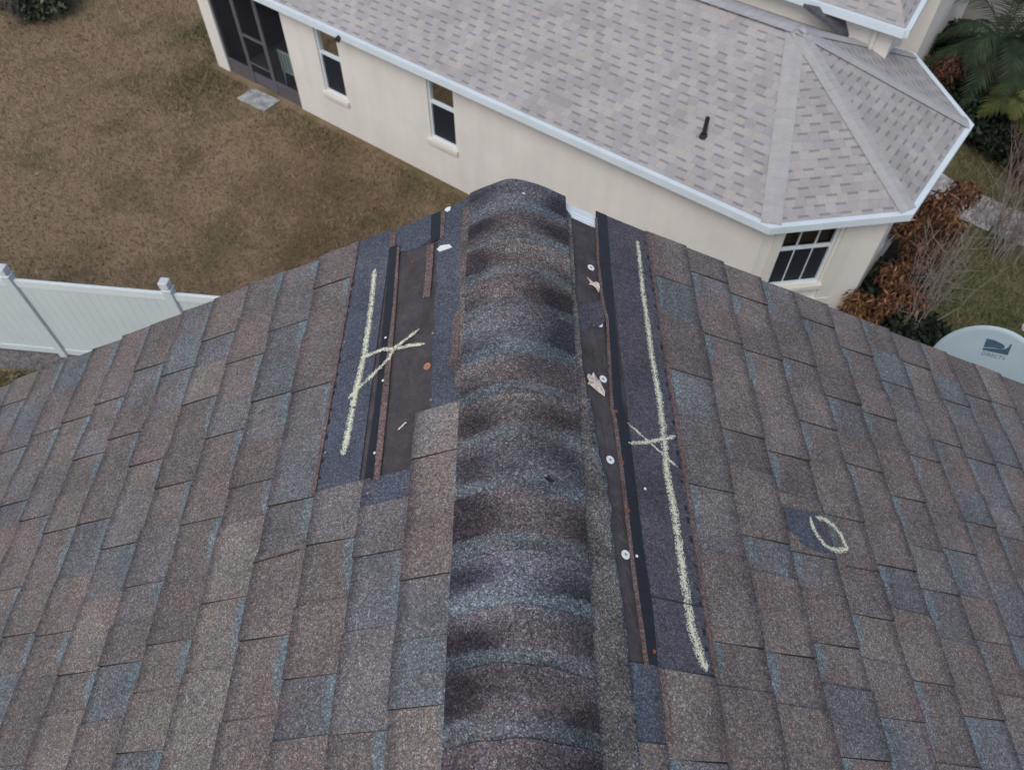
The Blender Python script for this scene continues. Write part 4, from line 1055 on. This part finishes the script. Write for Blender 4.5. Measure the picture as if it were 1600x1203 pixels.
# bare twiggy bushes
def bare(label, bx, by, n, spread, h, lean, col=BARKP):
    base = at(bx, by, 0); root = empty("bare_bush", tuple(base), label=label, cat="shrub", group="leafless bushes on the right"); mb = MB()
    for _ in range(n):
        a = rnd() * 6.3; d = Vector((math.cos(a) * spread * rnd() + lean[0], math.sin(a) * spread * rnd() + lean[1], h * (.6 + .5 * rnd())))
        off = Vector((random.gauss(0, .12), random.gauss(0, .12), 0)); p0 = base + off; pts = [p0]
        for i in range(1, 7):
            f = i / 6; pts.append(p0 + Vector((d.x * f ** 1.3, d.y * f ** 1.3, d.z * f)) + Vector((random.gauss(0, .03), random.gauss(0, .03), 0)))
        mb.tube(pts, [.010 * (1 - .8 * i / 6) for i in range(7)], 4)
        for k in range(3):
            i = random.randint(2, 5); q = pts[i]; dd_ = Vector((random.gauss(0, .25), random.gauss(0, .25), .25 + .25 * rnd()))
            mb.tube([q, q + dd_ * .5 + Vector((random.gauss(0, .03),) * 3), q + dd_], [.0055, .004, .002], 4)
    wpart(mb, "twigs", col, root)
bare("leafless bush of long pale twigs rising beside the dead russet shrub", 1400, 520, 34, .7, 1.9, (.5, .5))
bare("leafless bush of arching twigs at the right edge above the walkway", 1560, 400, 34, .8, 1.9, (.2, .5))
bare("leafless reddish bush at the right edge below the palm", 1585, 290, 30, .6, 1.7, (.0, .2), simple("reddish_twigs", (.2, .14, .125), .9, .1, .3, 20))
# palm clump
def palm(name, label, bx, by, h, nfr, fl, mat):
    base = at(bx, by, h); base.z = 0; root = empty(name, tuple(base), label=label, cat="palm tree")
    mb = MB(); mb.tube([base, base + Vector((.03, 0, h * .5)), base + Vector((0, .05, h))], [.13, .11, .10], 10)
    wpart(mb, "trunk", BARK, root)
    top = base + Vector((0, .05, h))
    for k in range(nfr):
        a = 2 * math.pi * k / nfr + rnd() * .4; el_ = R(10 + 60 * rnd()); L = fl * (.8 + .4 * rnd()); mb = MB(); pts = []
        dh = Vector((math.cos(a), math.sin(a), 0))
        for i in range(13):
            f = i / 12; pts.append(top + dh * (L * f * math.cos(el_) * (1 - .15 * f)) + Vector((0, 0, L * (math.sin(el_) * f - .75 * f * f))))
        mb.tube(pts, [.014 * (1 - .85 * i / 12) for i in range(13)], 5)
        sd_ = dh.cross(Vector((0, 0, 1)))
        for i in range(1, 13):
            for j in range(3):
                f = (i - 1 + j / 3) / 12; p = pts[i-1].lerp(pts[i], j / 3); t = (pts[i] - pts[i-1]).normalized(); ll = .42 * math.sin(math.pi * (.12 + .85 * f)) * (.85 + .3 * rnd())
                for s in (-1, 1):
                    d = (sd_ * s + t * .8 + Vector((0, 0, -.35 - .3 * rnd()))).normalized(); wv = t * .014
                    mb.face([p - wv, p + d * ll * .5 - wv * .9 + Vector((0, 0, .01)), p + d * ll, p + d * ll * .5 + wv * .9, p + wv])
        wpart(mb, "frond", mat, root)
    return root
PALM = leafmat("palm_green", (.026, .046, .022), .5)
palm("palm_tree", "green feather palm at the top right corner above the dark bushes", 1565, 70, 1.5, 26, 2.3, PALM)
palm("palm_tree", "lower yellow green palm drooping over the right edge, nearer the lawn", 1600, 165, .8, 22, 2.0, leafmat("palm_yellow_green", (.075, .09, .025), .4))
# far left planting
cl = [(at(x, y, z), (r, r, r * .6), n) for x, y, z, r, n in ((60, -5, .4, .8, 600), (10, -20, .5, .7, 400))]
shrub("evergreen_bush", "green bush at the top left corner of the brown lawn", at(50, -5, 0), cl, leafmat("grey_green", (.06, .075, .045), .5), [c[0] for c in cl], size=.16, shape=1.5, droop=0)
bare("leafless grey bush at the top left corner of the lawn", 30, 40, 26, .9, 1.1, (0, .2), simple("grey_twigs", (.17, .15, .14), .9, .1, .2, 20))

# ------------------------------------------------------------------ grass blades
def ko(x, y):
    a, b = loc2(x, y)
    return (b > -.02 and -1.5 < a < 13.4) or (abs(x) < 4.4 and y < 2.4)
scatter_grass("dry_grass", hgt=(.04, .10), regions= [(-14, 0.5, 7.5, 24, 150000)], cols=[(.15, .105, .062), (.19, .135, .085), (.24, .175, .115), (.36, .27, .19), (.14, .13, .065), (.22, .16, .10)], label="short brown dormant lawn grass", keepout=ko)
def ko_green(x, y):
    if ko(x, y): return True
    if x > 3 or y < 7.46: return False
    a, b = loc2(x, y)
    if not (-1 < a < 15): return True
    k = .75 * math.exp(b / .45) * (.6 + .4 * math.sin(a * 2.1)) + .85 * math.exp(-((a - 12.9) ** 2 + (b + .55) ** 2) / .9)
    return rnd() > k
scatter_grass("green_grass", [(-9, 1.5, 9.5, 18.5, 90000), (5.0, 14, 6.0, 14, 90000), (-11, -5, 4.5, 7.45, 26000)], [(.05, .068, .028), (.09, .105, .045), (.14, .14, .07), (.22, .19, .115), (.18, .165, .09)], "green and straw coloured side yard grass", hgt=(.05, .15), seed=5, keepout=ko_green)
